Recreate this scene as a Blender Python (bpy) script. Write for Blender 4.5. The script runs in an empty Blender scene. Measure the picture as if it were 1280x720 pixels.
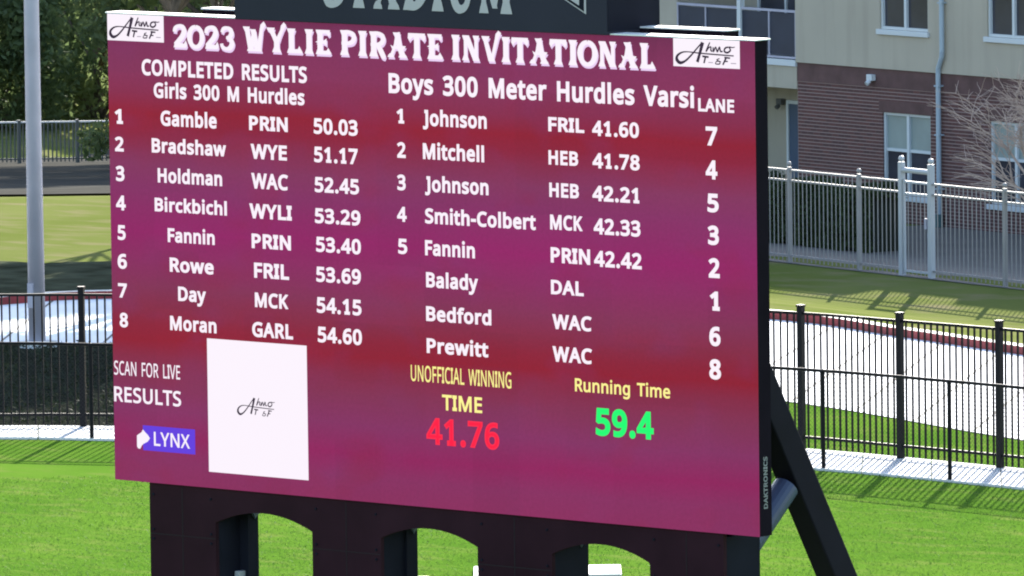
import bpy, bmesh, math, random
import numpy as np
from mathutils import Vector, Matrix

SC = bpy.context.scene
COL = SC.collection
random.seed(7)

# ------------------------------------------------------------------ camera
CAM = Vector((62.6228, -69.5994, 12.7852))
YAW, PITCH, ROLL, FPX = 0.723057822, 0.0916854324, -0.0128471702, 11456.64
fw = Vector((-math.sin(YAW) * math.cos(PITCH), math.cos(YAW) * math.cos(PITCH), -math.sin(PITCH)))
rt = Vector((math.cos(YAW), math.sin(YAW), 0.0))
up = rt.cross(fw)
rt2 = rt * math.cos(ROLL) + up * math.sin(ROLL)
up2 = -rt * math.sin(ROLL) + up * math.cos(ROLL)
cd = bpy.data.cameras.new('camera')
cam = bpy.data.objects.new('camera', cd)
COL.objects.link(cam)
cam.matrix_world = Matrix(((rt2.x, up2.x, -fw.x, CAM.x), (rt2.y, up2.y, -fw.y, CAM.y), (rt2.z, up2.z, -fw.z, CAM.z), (0, 0, 0, 1)))
cd.sensor_width = 36.0
cd.lens = FPX / 1280.0 * 36.0
cd.clip_start = 1.0
cd.clip_end = 3000.0
SC.camera = cam

# ------------------------------------------------------------------ light
SUN_AZ = Vector((-1.165, 1.874, 0)).normalized()       # horizontal direction towards the sun
SUN_EL = math.radians(24.4)
SKY = 0.125
SUN = 5.0
EXPOSURE = 1.92
w = bpy.data.worlds.new('World')
SC.world = w
w.use_nodes = True
wt = w.node_tree
bg = wt.nodes['Background']
sky = wt.nodes.new('ShaderNodeTexSky')
sky.sky_type = 'NISHITA'
sky.sun_disc = False
sky.sun_elevation = SUN_EL
sky.sun_rotation = math.atan2(SUN_AZ.x, SUN_AZ.y)
wt.links.new(sky.outputs[0], bg.inputs[0])
bg.inputs[1].default_value = SKY
sl = bpy.data.lights.new('sun', 'SUN')
sl.energy = SUN
sl.angle = math.radians(0.5)
sl.color = (1.0, 0.95, 0.86)
so = bpy.data.objects.new('sun', sl)
COL.objects.link(so)
sd = Vector((SUN_AZ.x * math.cos(SUN_EL), SUN_AZ.y * math.cos(SUN_EL), math.sin(SUN_EL)))
so.rotation_euler = sd.to_track_quat('Z', 'Y').to_euler()
so.location = (-60, 90, 60)
SC.view_settings.view_transform = 'Standard'
SC.view_settings.look = 'None'
SC.view_settings.exposure = EXPOSURE
SC.view_settings.gamma = 1.0
SC.render.engine = 'CYCLES'
SC.cycles.pixel_filter_type = 'BLACKMAN_HARRIS'
SC.cycles.filter_width = 2.0
SC.cycles.max_bounces = 6
LED = 1.0 / (2.0 ** EXPOSURE)                            # luminance of a full-drive LED

# ------------------------------------------------------------------ helpers
def lin(r, g, b):
    f = lambda c: (c / 255 / 12.92) if c / 255 <= 0.04045 else ((c / 255 + 0.055) / 1.055) ** 2.4
    return (f(r), f(g), f(b), 1.0)

def mat(name, col, rough=0.7, metal=0.0, noise=0.0, nscale=5.0, bump=0.0, bscale=30.0, col2=None, spec=0.4, detail=4.0, coat=0.0):
    """Principled surface with procedural colour variation and relief."""
    m = bpy.data.materials.new(name)
    m.use_nodes = True
    nt = m.node_tree
    p = nt.nodes['Principled BSDF']
    p.inputs['Roughness'].default_value = rough
    p.inputs['Metallic'].default_value = metal
    p.inputs['Specular IOR Level'].default_value = spec
    p.inputs['Coat Weight'].default_value = coat
    c = (col[0], col[1], col[2], 1)
    p.inputs['Base Color'].default_value = c
    if noise > 0 or col2:
        tc = nt.nodes.new('ShaderNodeTexCoord')
        n = nt.nodes.new('ShaderNodeTexNoise')
        n.inputs['Scale'].default_value = nscale
        n.inputs['Detail'].default_value = detail
        nt.links.new(tc.outputs['Object'], n.inputs['Vector'])
        r = nt.nodes.new('ShaderNodeValToRGB')
        r.color_ramp.elements[0].position = 0.3
        r.color_ramp.elements[1].position = 0.7
        if col2:
            r.color_ramp.elements[0].color = c
            r.color_ramp.elements[1].color = (col2[0], col2[1], col2[2], 1)
        else:
            r.color_ramp.elements[0].color = tuple(v * (1 - noise) for v in c[:3]) + (1,)
            r.color_ramp.elements[1].color = tuple(min(1, v * (1 + noise)) for v in c[:3]) + (1,)
        nt.links.new(n.outputs['Fac'], r.inputs['Fac'])
        nt.links.new(r.outputs['Color'], p.inputs['Base Color'])
    if bump > 0:
        tc = nt.nodes.new('ShaderNodeTexCoord')
        n2 = nt.nodes.new('ShaderNodeTexNoise')
        n2.inputs['Scale'].default_value = bscale
        n2.inputs['Detail'].default_value = 3
        nt.links.new(tc.outputs['Object'], n2.inputs['Vector'])
        b = nt.nodes.new('ShaderNodeBump')
        b.inputs['Strength'].default_value = bump
        b.inputs['Distance'].default_value = 0.02
        nt.links.new(n2.outputs['Fac'], b.inputs['Height'])
        nt.links.new(b.outputs['Normal'], p.inputs['Normal'])
    return m

def emis(name, col, k=1.0):
    m = bpy.data.materials.new(name)
    m.use_nodes = True
    p = m.node_tree.nodes['Principled BSDF']
    p.inputs['Base Color'].default_value = (0.01, 0.01, 0.01, 1)
    p.inputs['Roughness'].default_value = 0.6
    p.inputs['Specular IOR Level'].default_value = 0.1
    p.inputs['Emission Color'].default_value = col
    p.inputs['Emission Strength'].default_value = LED * k
    return m

def leafmat(name, a, b, trans=0.35, nscale=0.6):
    m = bpy.data.materials.new(name)
    m.use_nodes = True
    nt = m.node_tree
    nt.nodes.remove(nt.nodes['Principled BSDF'])
    out = nt.nodes['Material Output']
    tc = nt.nodes.new('ShaderNodeTexCoord')
    n = nt.nodes.new('ShaderNodeTexNoise')
    n.inputs['Scale'].default_value = nscale
    n.inputs['Detail'].default_value = 6
    r = nt.nodes.new('ShaderNodeValToRGB')
    r.color_ramp.elements[0].position = 0.35
    r.color_ramp.elements[1].position = 0.65
    r.color_ramp.elements[0].color = (*a, 1)
    r.color_ramp.elements[1].color = (*b, 1)
    nt.links.new(tc.outputs['Object'], n.inputs['Vector'])
    nt.links.new(n.outputs['Fac'], r.inputs['Fac'])
    d = nt.nodes.new('ShaderNodeBsdfDiffuse')
    t = nt.nodes.new('ShaderNodeBsdfTranslucent')
    g = nt.nodes.new('ShaderNodeBsdfGlossy')
    g.inputs['Roughness'].default_value = 0.6
    mx = nt.nodes.new('ShaderNodeMixShader')
    mx2 = nt.nodes.new('ShaderNodeMixShader')
    mx.inputs[0].default_value = trans
    mx2.inputs[0].default_value = 0.02
    nt.links.new(r.outputs['Color'], d.inputs['Color'])
    nt.links.new(r.outputs['Color'], t.inputs['Color'])
    nt.links.new(d.outputs[0], mx.inputs[1])
    nt.links.new(t.outputs[0], mx.inputs[2])
    nt.links.new(mx.outputs[0], mx2.inputs[1])
    nt.links.new(g.outputs[0], mx2.inputs[2])
    nt.links.new(mx2.outputs[0], out.inputs['Surface'])
    return m

class MB:
    """Collects shapes and links them as one mesh object."""
    def __init__(s):
        s.v = []; s.f = []; s.mi = []
    def face(s, pts, mi=0):
        b = len(s.v)
        s.v += [tuple(p) for p in pts]
        s.f.append(tuple(range(b, b + len(pts)))); s.mi.append(mi)
        return s
    def box(s, x0, x1, y0, y1, z0, z1, mi=0):
        b = len(s.v)
        s.v += [(x0, y0, z0), (x1, y0, z0), (x1, y1, z0), (x0, y1, z0), (x0, y0, z1), (x1, y0, z1), (x1, y1, z1), (x0, y1, z1)]
        for q in ((0, 3, 2, 1), (4, 5, 6, 7), (0, 1, 5, 4), (1, 2, 6, 5), (2, 3, 7, 6), (3, 0, 4, 7)):
            s.f.append(tuple(b + i for i in q)); s.mi.append(mi)
        return s
    def bar(s, a, c, wx, wy, upv=(0, 0, 1), mi=0):
        """square bar from a to c"""
        a = Vector(a); c = Vector(c); d = (c - a).normalized()
        u = Vector(upv)
        if abs(d.dot(u)) > 0.99: u = Vector((0, 1, 0))
        x = d.cross(u).normalized(); y = x.cross(d).normalized()
        b = len(s.v)
        for P in (a, c):
            for i, j in ((-1, -1), (1, -1), (1, 1), (-1, 1)):
                s.v.append(tuple(P + x * i * wx / 2 + y * j * wy / 2))
        for q in ((0, 1, 2, 3), (7, 6, 5, 4), (0, 4, 5, 1), (1, 5, 6, 2), (2, 6, 7, 3), (3, 7, 4, 0)):
            s.f.append(tuple(b + i for i in q)); s.mi.append(mi)
        return s
    def tube(s, pts, rad, n=8, cap=True, mi=0):
        pts = [Vector(p) for p in pts]
        if not isinstance(rad, (list, tuple)): rad = [rad] * len(pts)
        b = len(s.v)
        x = None
        for i, P in enumerate(pts):
            d = (pts[min(i + 1, len(pts) - 1)] - pts[max(i - 1, 0)]).normalized()
            if x is None:
                u = Vector((0, 0, 1)) if abs(d.z) < 0.9 else Vector((1, 0, 0))
                x = d.cross(u).normalized()
            else:
                x = (x - d * x.dot(d)).normalized()
            y = d.cross(x)
            for k in range(n):
                t = 2 * math.pi * k / n
                s.v.append(tuple(P + (x * math.cos(t) + y * math.sin(t)) * rad[i]))
        for i in range(len(pts) - 1):
            for k in range(n):
                s.f.append((b + i * n + k, b + i * n + (k + 1) % n, b + (i + 1) * n + (k + 1) % n, b + (i + 1) * n + k)); s.mi.append(mi)
        if cap:
            s.f.append(tuple(b + k for k in range(n))[::-1]); s.mi.append(mi)
            s.f.append(tuple(b + (len(pts) - 1) * n + k for k in range(n))); s.mi.append(mi)
        return s
    def ball(s, c, r, n=8, mi=0):
        c = Vector(c); m = n // 2
        pts = [c + Vector((0, 0, r * math.cos(math.pi * (m - i) / m))) for i in range(m + 1)]
        rad = [max(r * 0.02, r * math.sin(math.pi * (m - i) / m)) for i in range(m + 1)]
        return s.tube(pts, rad, n, True, mi)
    def mesh(s, name, mats):
        me = bpy.data.meshes.new(name)
        me.from_pydata(s.v, [], s.f)
        if not isinstance(mats, (list, tuple)): mats = [mats]
        for m in mats: me.materials.append(m)
        if len(mats) > 1: me.polygons.foreach_set('material_index', s.mi)
        me.update()
        return me
    def build(s, name, mats, parent=None, bevel=0.0, smooth=False):
        me = s.mesh(name, mats)
        if bevel > 0:
            bm = bmesh.new(); bm.from_mesh(me)
            bmesh.ops.bevel(bm, geom=list(bm.edges), offset=bevel, segments=2, affect='EDGES', profile=0.5)
            bm.to_mesh(me); bm.free()
        if smooth:
            me.polygons.foreach_set('use_smooth', [True] * len(me.polygons))
        return link(name, me, parent)

def link(name, data, parent=None, loc=None):
    o = bpy.data.objects.new(name, data)
    COL.objects.link(o)
    if parent: o.parent = parent
    if loc is not None: o.location = loc
    return o

def tag(o, label=None, cat=None, group=None, kind=None):
    if label: o['label'] = label
    if cat: o['category'] = cat
    if group: o['group'] = group
    if kind: o['kind'] = kind
    return o

def thing(name, label, cat, loc=(0, 0, 0), rz=0.0, group=None):
    o = link(name, None)
    o.location = loc
    o.rotation_euler = (0, 0, rz)
    return tag(o, label, cat, group)

def copy_tree(o, parent=None):
    c = o.copy(); COL.objects.link(c)
    if parent: c.parent = parent
    for ch in list(o.children): copy_tree(ch, c)
    return c

# site coordinates: s metres to the right of / q metres in front of the stand where the picture was taken
G2 = Vector((-math.sin(YAW), math.cos(YAW))); R2 = Vector((math.cos(YAW), math.sin(YAW)))
def site(s, q):
    return (CAM.x + R2.x * s + G2.x * q, CAM.y + R2.y * s + G2.y * q)
def smooth(a, b, x):
    t = min(1, max(0, (x - a) / (b - a))); return t * t * (3 - 2 * t)
def terr(X, Y):
    """height of the ground: level up to the road, then falling away behind it"""
    dx, dy = X - CAM.x, Y - CAM.y
    q = dx * G2.x + dy * G2.y; s = dx * R2.x + dy * R2.y
    zl = -0.0735 * min(max(0.0, q - 157.0), 175.0)
    v = 0.254 * X + 0.967 * Y
    zr = -0.158 * min(max(0.0, v - 27.5), 19.5) + 0.055 * min(max(0.0, v - 47.0), 3.46) - 0.30 * smooth(50.8, 55, v)
    k = smooth(-5, 3, s)
    if s > 40: k = 1
    return zl * (1 - k) + zr * k

def curve(pts, step=0.4):
    """Catmull-Rom through site points, resampled; returns world xy list"""
    P = [Vector(site(*p)) for p in pts]
    out = []
    for i in range(len(P) - 1):
        p0 = P[max(i - 1, 0)]; p1 = P[i]; p2 = P[i + 1]; p3 = P[min(i + 2, len(P) - 1)]
        for k in range(12):
            t = k / 12
            out.append(0.5 * ((2 * p1) + (p2 - p0) * t + (2 * p0 - 5 * p1 + 4 * p2 - p3) * t * t + (3 * p1 - p0 - 3 * p2 + p3) * t ** 3))
    out.append(P[-1])
    res = [out[0]]; acc = 0
    for a, b in zip(out, out[1:]):
        L = (b - a).length; pos = 0
        while acc + (L - pos) >= step:
            pos += step - acc; acc = 0
            res.append(a + (b - a) * (pos / L))
        acc += L - pos
    return res

# ------------------------------------------------------------------ ground
def grassmat(name, a, b, c, s1=0.35, s2=2.5):
    m = bpy.data.materials.new(name); m.use_nodes = True
    nt = m.node_tree; p = nt.nodes['Principled BSDF']
    p.inputs['Roughness'].default_value = 1.0
    p.inputs['Specular IOR Level'].default_value = 0.0
    tc = nt.nodes.new('ShaderNodeTexCoord')
    def noise(scale, det=4, stretch=None):
        n = nt.nodes.new('ShaderNodeTexNoise'); n.inputs['Scale'].default_value = scale; n.inputs['Detail'].default_value = det
        if stretch:
            mp = nt.nodes.new('ShaderNodeMapping'); mp.inputs['Scale'].default_value = stretch; mp.inputs['Rotation'].default_value = (0, 0, -0.3)
            nt.links.new(tc.outputs['Object'], mp.inputs[0]); nt.links.new(mp.outputs[0], n.inputs['Vector'])
        else:
            nt.links.new(tc.outputs['Object'], n.inputs['Vector'])
        return n
    n1 = noise(s1, 4); n2 = noise(s2, 5, (0.5, 1.4, 1)); n3 = noise(60, 2)
    r1 = nt.nodes.new('ShaderNodeValToRGB')
    r1.color_ramp.elements[0].position = 0.36; r1.color_ramp.elements[1].position = 0.64
    r1.color_ramp.elements[0].color = (*a, 1); r1.color_ramp.elements[1].color = (*b, 1)
    nt.links.new(n1.outputs['Fac'], r1.inputs['Fac'])
    r2 = nt.nodes.new('ShaderNodeMapRange'); r2.inputs['From Min'].default_value = 0.5; r2.inputs['From Max'].default_value = 0.75
    nt.links.new(n2.outputs['Fac'], r2.inputs['Value'])
    mx = nt.nodes.new('ShaderNodeMixRGB'); mx.inputs['Color2'].default_value = (*c, 1)
    nt.links.new(r2.outputs[0], mx.inputs['Fac']); nt.links.new(r1.outputs[0], mx.inputs['Color1'])
    mu = nt.nodes.new('ShaderNodeMixRGB'); mu.blend_type = 'MULTIPLY'; mu.inputs['Fac'].default_value = 0.25
    nt.links.new(mx.outputs[0], mu.inputs['Color1']); nt.links.new(n3.outputs['Fac'], mu.inputs['Color2'])
    nt.links.new(mu.outputs[0], p.inputs['Base Color'])
    bp = nt.nodes.new('ShaderNodeBump'); bp.inputs['Strength'].default_value = 0.08; bp.inputs['Distance'].default_value = 0.03
    nt.links.new(n3.outputs['Fac'], bp.inputs['Height']); nt.links.new(bp.outputs['Normal'], p.inputs['Normal'])
    return m
M_TURF = grassmat('turf_green', (.062, .142, .016), (.092, .178, .022), (.135, .180, .042))
M_BANK = grassmat('bank_grass', (.108, .134, .033), (.143, .160, .053), (.190, .170, .092), 0.25, 1.3)
M_CONC = mat('pale_concrete', (.62, .61, .60), 1.0, spec=.05, noise=.12, nscale=1.2, bump=.2, bscale=40)
M_ROAD = mat('concrete_road', (.78, .77, .78), 1.0, spec=.05, noise=.10, nscale=.5, bump=.2, bscale=30)
M_KTOP = mat('kerb_concrete', (.55, .53, .50), 0.85, noise=.1)
M_KRED = mat('red_kerb_paint', (.20, .018, .022), 0.6, noise=.25, nscale=2)
M_BLACK = mat('black_steel', (.007, .006, .009), 0.6, spec=.15)

def ground(name, axq, m, z0=0.0):
    """sheet on the terrain, finer where the picture looks"""
    ss = sorted(set([-400, -250, -150, -90, -60, -40] + list(np.arange(-30, 40.1, 1.0)) + [48, 60, 90, 150, 250, 400]))
    v = []; f = []
    for q in axq:
        for s in ss:
            X, Y = site(s, q); v.append((X, Y, terr(X, Y) + z0))
    n = len(ss)
    for i in range(len(axq) - 1):
        for k in range(n - 1):
            f.append((i * n + k, i * n + k + 1, (i + 1) * n + k + 1, (i + 1) * n + k))
    me = bpy.data.meshes.new(name); me.from_pydata(v, [], f); me.materials.append(m)
    me.polygons.foreach_set('use_smooth', [True] * len(f))
    o = link(name, me); o['kind'] = 'structure'
    return o
# the playing-field turf ends under the road, the grass bank begins there
ROADMID = 128.0
ground('lawn', [-100, -30, 30, 60, 80] + list(np.arange(88, 141.1, 1.0)), M_TURF)

KERB = curve([(-20, 127), (-12, 134), (-7.7, 137.2), (-6.05, 138.0), (-1, 137.6), (3.8, 133.4), (5.49, 130.6), (7.15, 127.65), (10, 122.5), (16, 112)], 0.5)
NEAR = curve([(-22, 123), (-12, 129.3), (-7, 131.2), (-3, 130.0), (.8, 126.0), (3.61, 121.95), (4.74, 120.08), (5.87, 117.88), (6.52, 116.75), (9, 112.2), (14, 103)], 0.5)
def offset(C_, d):
    out = []
    for i, p in enumerate(C_):
        t = (C_[min(i + 1, len(C_) - 1)] - C_[max(i - 1, 0)]).normalized()
        out.append(p + Vector((-t.y, t.x)) * d)
    return out
# bank sheet: grid, clipped to the far side of the kerb
def bank():
    ss = sorted(set([-400, -250, -150, -90, -60, -40] + list(np.arange(-30, 30.1, .5)) + [36, 48, 60, 90, 150, 250, 400]))
    K = offset(KERB, 0.16)
    ks = [((p.x - CAM.x) * R2.x + (p.y - CAM.y) * R2.y) for p in K]; kq = [((p.x - CAM.x) * G2.x + (p.y - CAM.y) * G2.y) for p in K]
    def q0(s):
        return float(np.interp(s, ks, kq))
    rows = [0, .5, 1, 2, 3, 4, 5, 6, 7, 8, 9, 10, 11, 12, 13, 14, 15, 16, 17, 18, 19, 20] + list(np.arange(21, 60, 1)) + list(np.arange(60, 80, 2)) + [84, 90, 100, 115, 130, 150, 175, 200, 300, 500, 900, 1800]
    v = []; f = []
    for r_ in rows:
        for s in ss:
            X, Y = site(s, q0(s) + r_); v.append((X, Y, terr(X, Y) + 0.09 * (1 if r_ < 1 else 0.0) + 0.02))
    n = len(ss)
    for i in range(len(rows) - 1):
        for k in range(n - 1):
            f.append((i * n + k, i * n + k + 1, (i + 1) * n + k + 1, (i + 1) * n + k))
    me = bpy.data.meshes.new('grass_bank'); me.from_pydata(v, [], f); me.materials.append(M_BANK)
    me.polygons.foreach_set('use_smooth', [True] * len(f))
    o = link('grass_bank', me); o['kind'] = 'structure'
bank()

def strip(A, B, z, mb, mi=0):
    n = min(len(A), len(B))
    for i in range(n - 1):
        mb.face([(A[i].x, A[i].y, z), (A[i + 1].x, A[i + 1].y, z), (B[i + 1].x, B[i + 1].y, z), (B[i].x, B[i].y, z)], mi)
def resamp(Cv, n):
    d = [0]
    for a, b in zip(Cv, Cv[1:]): d.append(d[-1] + (b - a).length)
    t = np.linspace(0, d[-1], n)
    xs = np.interp(t, d, [p.x for p in Cv]); ys = np.interp(t, d, [p.y for p in Cv])
    return [Vector((a, b)) for a, b in zip(xs, ys)]
mb = MB(); strip(resamp(NEAR, 90), resamp(KERB, 90), 0.012, mb)
o = mb.build('road', M_ROAD); o['kind'] = 'structure'
RA, RB = resamp(offset(NEAR, .05), 36), resamp(offset(KERB, -.02), 36)
mb = MB()
for i in range(1, 35):
    a, b = RA[i], RB[i]; t_ = (b - a).normalized(); n_ = Vector((-t_.y, t_.x)) * .02
    mb.face([((a - n_).x, (a - n_).y, .016), ((a + n_).x, (a + n_).y, .016), ((b + n_).x, (b + n_).y, .016), ((b - n_).x, (b - n_).y, .016)])
o = mb.build('road_joint', mat('joint_sealant', (.10, .095, .09), .9), o)
# kerb with a red painted face and a bare concrete top
mb = MB(); K0 = KERB; K1 = offset(KERB, 0.18)
for i in range(len(K0) - 1):
    a, b, c, d = K0[i], K0[i + 1], K1[i + 1], K1[i]
    mb.face([(a.x, a.y, 0), (b.x, b.y, 0), (b.x, b.y, .13), (a.x, a.y, .13)], 0)
    mb.face([(a.x, a.y, .13), (b.x, b.y, .13), (c.x, c.y, .135), (d.x, d.y, .135)], 1)
    mb.face([(d.x, d.y, .135), (c.x, c.y, .135), (c.x, c.y, 0), (d.x, d.y, 0)], 1)
o = mb.build('kerb', [M_KRED, M_KTOP]); o['kind'] = 'structure'

ORN = curve([(-18, 119.3), (-10, 120.0), (-6.75, 119.79), (-5.27, 119.6), (-1, 118.45), (1.5, 117.3), (3.62, 115.88), (4.77, 114.75), (5.9, 113.6), (9, 110.3), (12.5, 106.6)], 0.106)
CHN = curve([(-18, 118.6), (-10, 118.9), (-6.68, 118.55), (-5.21, 118.15), (-1, 116.8), (1.5, 115.35), (3.87, 113.65), (5.36, 112.2), (6.21, 111.3), (9, 108.3), (12.5, 104.6)], 0.10)
# sidewalk: a row of cast slabs with open joints
sw = thing('sidewalk', None, None); sw['kind'] = 'structure'
A = resamp(offset(CHN, -0.04), 31); B = resamp(offset(ORN, 0.12), 31)
for i in range(30):
    a, b, c, d = A[i], A[i + 1], B[i + 1], B[i]
    g_ = 0.006
    def lp(p, q, t): return p + (q - p) * t
    a2, b2 = lp(a, b, g_), lp(a, b, 1 - g_); d2, c2 = lp(d, c, g_), lp(d, c, 1 - g_)
    top = [(p.x, p.y, .03) for p in (a2, b2, c2, d2)]; bot = [(p.x, p.y, -.02) for p in (a2, b2, c2, d2)]
    mb = MB(); mb.face(top)
    for k in range(4): mb.face([bot[k], bot[(k + 1) % 4], top[(k + 1) % 4], top[k]])
    mb.build('slab', M_CONC, sw)

# ------------------------------------------------------------------ black ornamental fence
def along(Cv, i):
    t = (Cv[min(i + 1, len(Cv) - 1)] - Cv[max(i - 1, 0)]).normalized()
    return math.atan2(t.y, t.x)
H_ORN = 1.80
def sq(p): return ((p.x - CAM.x) * R2.x + (p.y - CAM.y) * R2.y)
fen = thing('metal_fence', 'tall black steel picket fence curving between the sidewalk and the pale road', 'fence', (ORN[0].x, ORN[0].y, 0))
fo = Vector((ORN[0].x, ORN[0].y, 0))
i0 = min(range(len(ORN)), key=lambda i: abs(sq(ORN[i]) + 8.2)); i1 = min(range(len(ORN)), key=lambda i: abs(sq(ORN[i]) - 8.6))
pk_near = MB().box(-.0105, .0105, -.0105, .0105, .05, H_ORN - .02).mesh('picket', M_BLACK)
ref = min(range(len(ORN)), key=lambda i: (ORN[i] - Vector((-9.59, 19.44))).length)
post_me = MB().box(-.038, .038, -.038, .038, -.1, H_ORN + .05).box(-.046, .046, -.046, .046, H_ORN + .05, H_ORN + .075).mesh('post', M_BLACK)
extra = []
for i in range(i0, i1):
    p = ORN[i]; ang = along(ORN, i)
    if (i - ref) % 16 == 0:
        o = link('post', post_me, fen, (p.x - fo.x, p.y - fo.y, 0)); o.rotation_euler.z = ang
    elif len(extra) < 100000:
        s = sq(p)
        if -7.2 < s < -4.9 or 2.8 < s < 7.6 or (i - i0) < 0:
            o = link('picket', pk_near, fen, (p.x - fo.x, p.y - fo.y, 0)); o.rotation_euler.z = ang
        else:
            extra.append((p, ang))
mb = MB()
for p, ang in extra:
    mb.box(p.x - fo.x - .009, p.x - fo.x + .009, p.y - fo.y - .009, p.y - fo.y + .009, .05, H_ORN - .02)
o = mb.build('picket_run', M_BLACK, fen); o['kind'] = 'stuff'
for z, h in ((H_ORN - .035, .035), (.185, .035)):
    mb = MB()
    for i in range(i0, i1 - 1, 4):
        a = ORN[i]; b = ORN[min(i + 4, i1 - 1)]
        mb.bar((a.x - fo.x, a.y - fo.y, z), (b.x - fo.x, b.y - fo.y, z), .032, h)
    mb.build('rail', M_BLACK, fen)

# ------------------------------------------------------------------ low black chain-link fence
H_CH = 1.25
M_WIRE = mat('black_coated_wire', (.006, .006, .007), 0.5)
cf = thing('chain_link_fence', 'low black chain link fence along the grass edge of the sidewalk', 'fence', (CHN[0].x, CHN[0].y, 0))
co = Vector((CHN[0].x, CHN[0].y, 0))
j0 = min(range(len(CHN)), key=lambda i: abs(sq(CHN[i]) + 8.2)); j1 = min(range(len(CHN)), key=lambda i: abs(sq(CHN[i]) - 8.6))
jr = min(range(len(CHN)), key=lambda i: (CHN[i] - Vector((-9.68, 18.18))).length)
cp_me = MB().tube([(0, 0, -.05), (0, 0, H_CH - .01)], .027, 10).ball((0, 0, H_CH - .01), .036, 8).mesh('post', M_BLACK)
for i in range(j0, j1):
    if (i - jr) % 21 == 0:
        link('post', cp_me, cf, (CHN[i].x - co.x, CHN[i].y - co.y, 0))
mb = MB()
mb.tube([(CHN[i].x - co.x, CHN[i].y - co.y, H_CH) for i in range(j0, j1, 3)], .021, 8)
mb.build('top_rail', M_BLACK, cf, smooth=True)
mb = MB()
N = j1 - j0
def cpt(u, z):
    i = int(u); t = u - i; i = max(0, min(len(CHN) - 2, i))
    p = CHN[i] * (1 - t) + CHN[i + 1] * t
    return Vector((p.x - co.x, p.y - co.y, z))
u = float(j0); wd = .0019
while u < j1 - 14:
    for sgn in (1, -1):
        # one wire rising across the height of the fence
        us = u if sgn == 1 else u + 12
        for k in range(2):
            za = .04 + k * .6; zb = .04 + (k + 1) * .6
            a = cpt(us + sgn * k * 6, za); b = cpt(us + sgn * (k + 1) * 6, zb)
            dz = Vector((0, 0, wd * 1.3))
            mb.face([a - dz, b - dz, b + dz, a + dz])
    u += 0.52
o = mb.build('mesh', M_WIRE, cf); o['kind'] = 'stuff'

# ------------------------------------------------------------------ leaves
def leaves(name, centers, sizes, m, parent=None, flat=0.0, loc=(0, 0, 0), rng=None):
    """many small leaf-shaped faces: centres (n,3), sizes (n,)"""
    n = len(centers); rng = rng or np.random.default_rng(1)
    d = rng.normal(size=(n, 3)); d /= np.linalg.norm(d, axis=1)[:, None]
    e = rng.normal(size=(n, 3)); e -= d * (e * d).sum(1)[:, None]; e /= np.linalg.norm(e, axis=1)[:, None]
    k = sizes[:, None]
    V = np.stack([centers - d * k, centers + e * k * .45, centers + d * k, centers - e * k * .45], 1).reshape(-1, 3)
    me = bpy.data.meshes.new(name)
    me.vertices.add(4 * n); me.vertices.foreach_set('co', V.ravel().astype(np.float32))
    me.loops.add(4 * n); me.loops.foreach_set('vertex_index', np.arange(4 * n, dtype=np.int32))
    me.polygons.add(n); me.polygons.foreach_set('loop_start', np.arange(0, 4 * n, 4, dtype=np.int32))
    me.polygons.foreach_set('loop_total', np.full(n, 4, dtype=np.int32))
    me.materials.append(m); me.update(calc_edges=True)
    return link(name, me, parent, loc)
LF_DARK = leafmat('leaf_dark', (.060, .092, .034), (.125, .165, .065), .5, .7)
LF_MID = leafmat('leaf_mid', (.085, .120, .042), (.16, .20, .08), .5, .5)
LF_HEDGE = leafmat('leaf_hedge', (.022, .038, .012), (.045, .065, .02), .2, 2)
M_BARK = mat('bark', (.085, .065, .05), .9, noise=.4, nscale=6, bump=.6, bscale=20)

# tree shade painted as a near-black sheet between fence and road, left
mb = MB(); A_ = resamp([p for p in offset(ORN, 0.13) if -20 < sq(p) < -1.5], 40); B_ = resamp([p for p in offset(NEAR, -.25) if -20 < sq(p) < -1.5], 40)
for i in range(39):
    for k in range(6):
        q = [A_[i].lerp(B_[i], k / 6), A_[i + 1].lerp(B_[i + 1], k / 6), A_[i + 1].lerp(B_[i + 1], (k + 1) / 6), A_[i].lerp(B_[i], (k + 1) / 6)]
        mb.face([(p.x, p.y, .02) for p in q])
o = mb.build('verge_shade_sheet', mat('verge_shade_tone', (.018, .020, .016), 1.0, spec=.0, noise=.5, nscale=6, bump=.5, bscale=30)); o['kind'] = 'structure'
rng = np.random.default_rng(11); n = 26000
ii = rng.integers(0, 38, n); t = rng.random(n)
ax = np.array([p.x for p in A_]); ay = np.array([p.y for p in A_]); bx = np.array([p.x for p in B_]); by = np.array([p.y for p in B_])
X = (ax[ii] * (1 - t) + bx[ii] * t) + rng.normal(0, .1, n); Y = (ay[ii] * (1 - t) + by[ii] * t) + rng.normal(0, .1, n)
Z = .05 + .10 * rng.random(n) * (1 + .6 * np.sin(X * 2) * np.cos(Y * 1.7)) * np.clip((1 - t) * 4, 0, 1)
o = leaves('verge_shade_leaves', np.stack([X, Y, Z], 1), rng.uniform(.02, .05, n), leafmat('leaf_verge_shade', (.008, .013, .007), (.022, .032, .014), .2, 2), rng=rng)  # leaf colour kept near black to deepen the painted shade
o['kind'] = 'stuff'; o['category'] = 'ground cover'; o['label'] = 'near-black leaves added to deepen the tree shade between the black fence and the road'

# ------------------------------------------------------------------ grass blades of the turf
rng = np.random.default_rng(5)
n = 120000
q = 93 + 21 * rng.random(n) ** .9; s = (rng.random(n) * 2 - 1) * (q * .066 + .6)
X = CAM.x + R2.x * s + G2.x * q; Y = CAM.y + R2.y * s + G2.y * q
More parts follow.
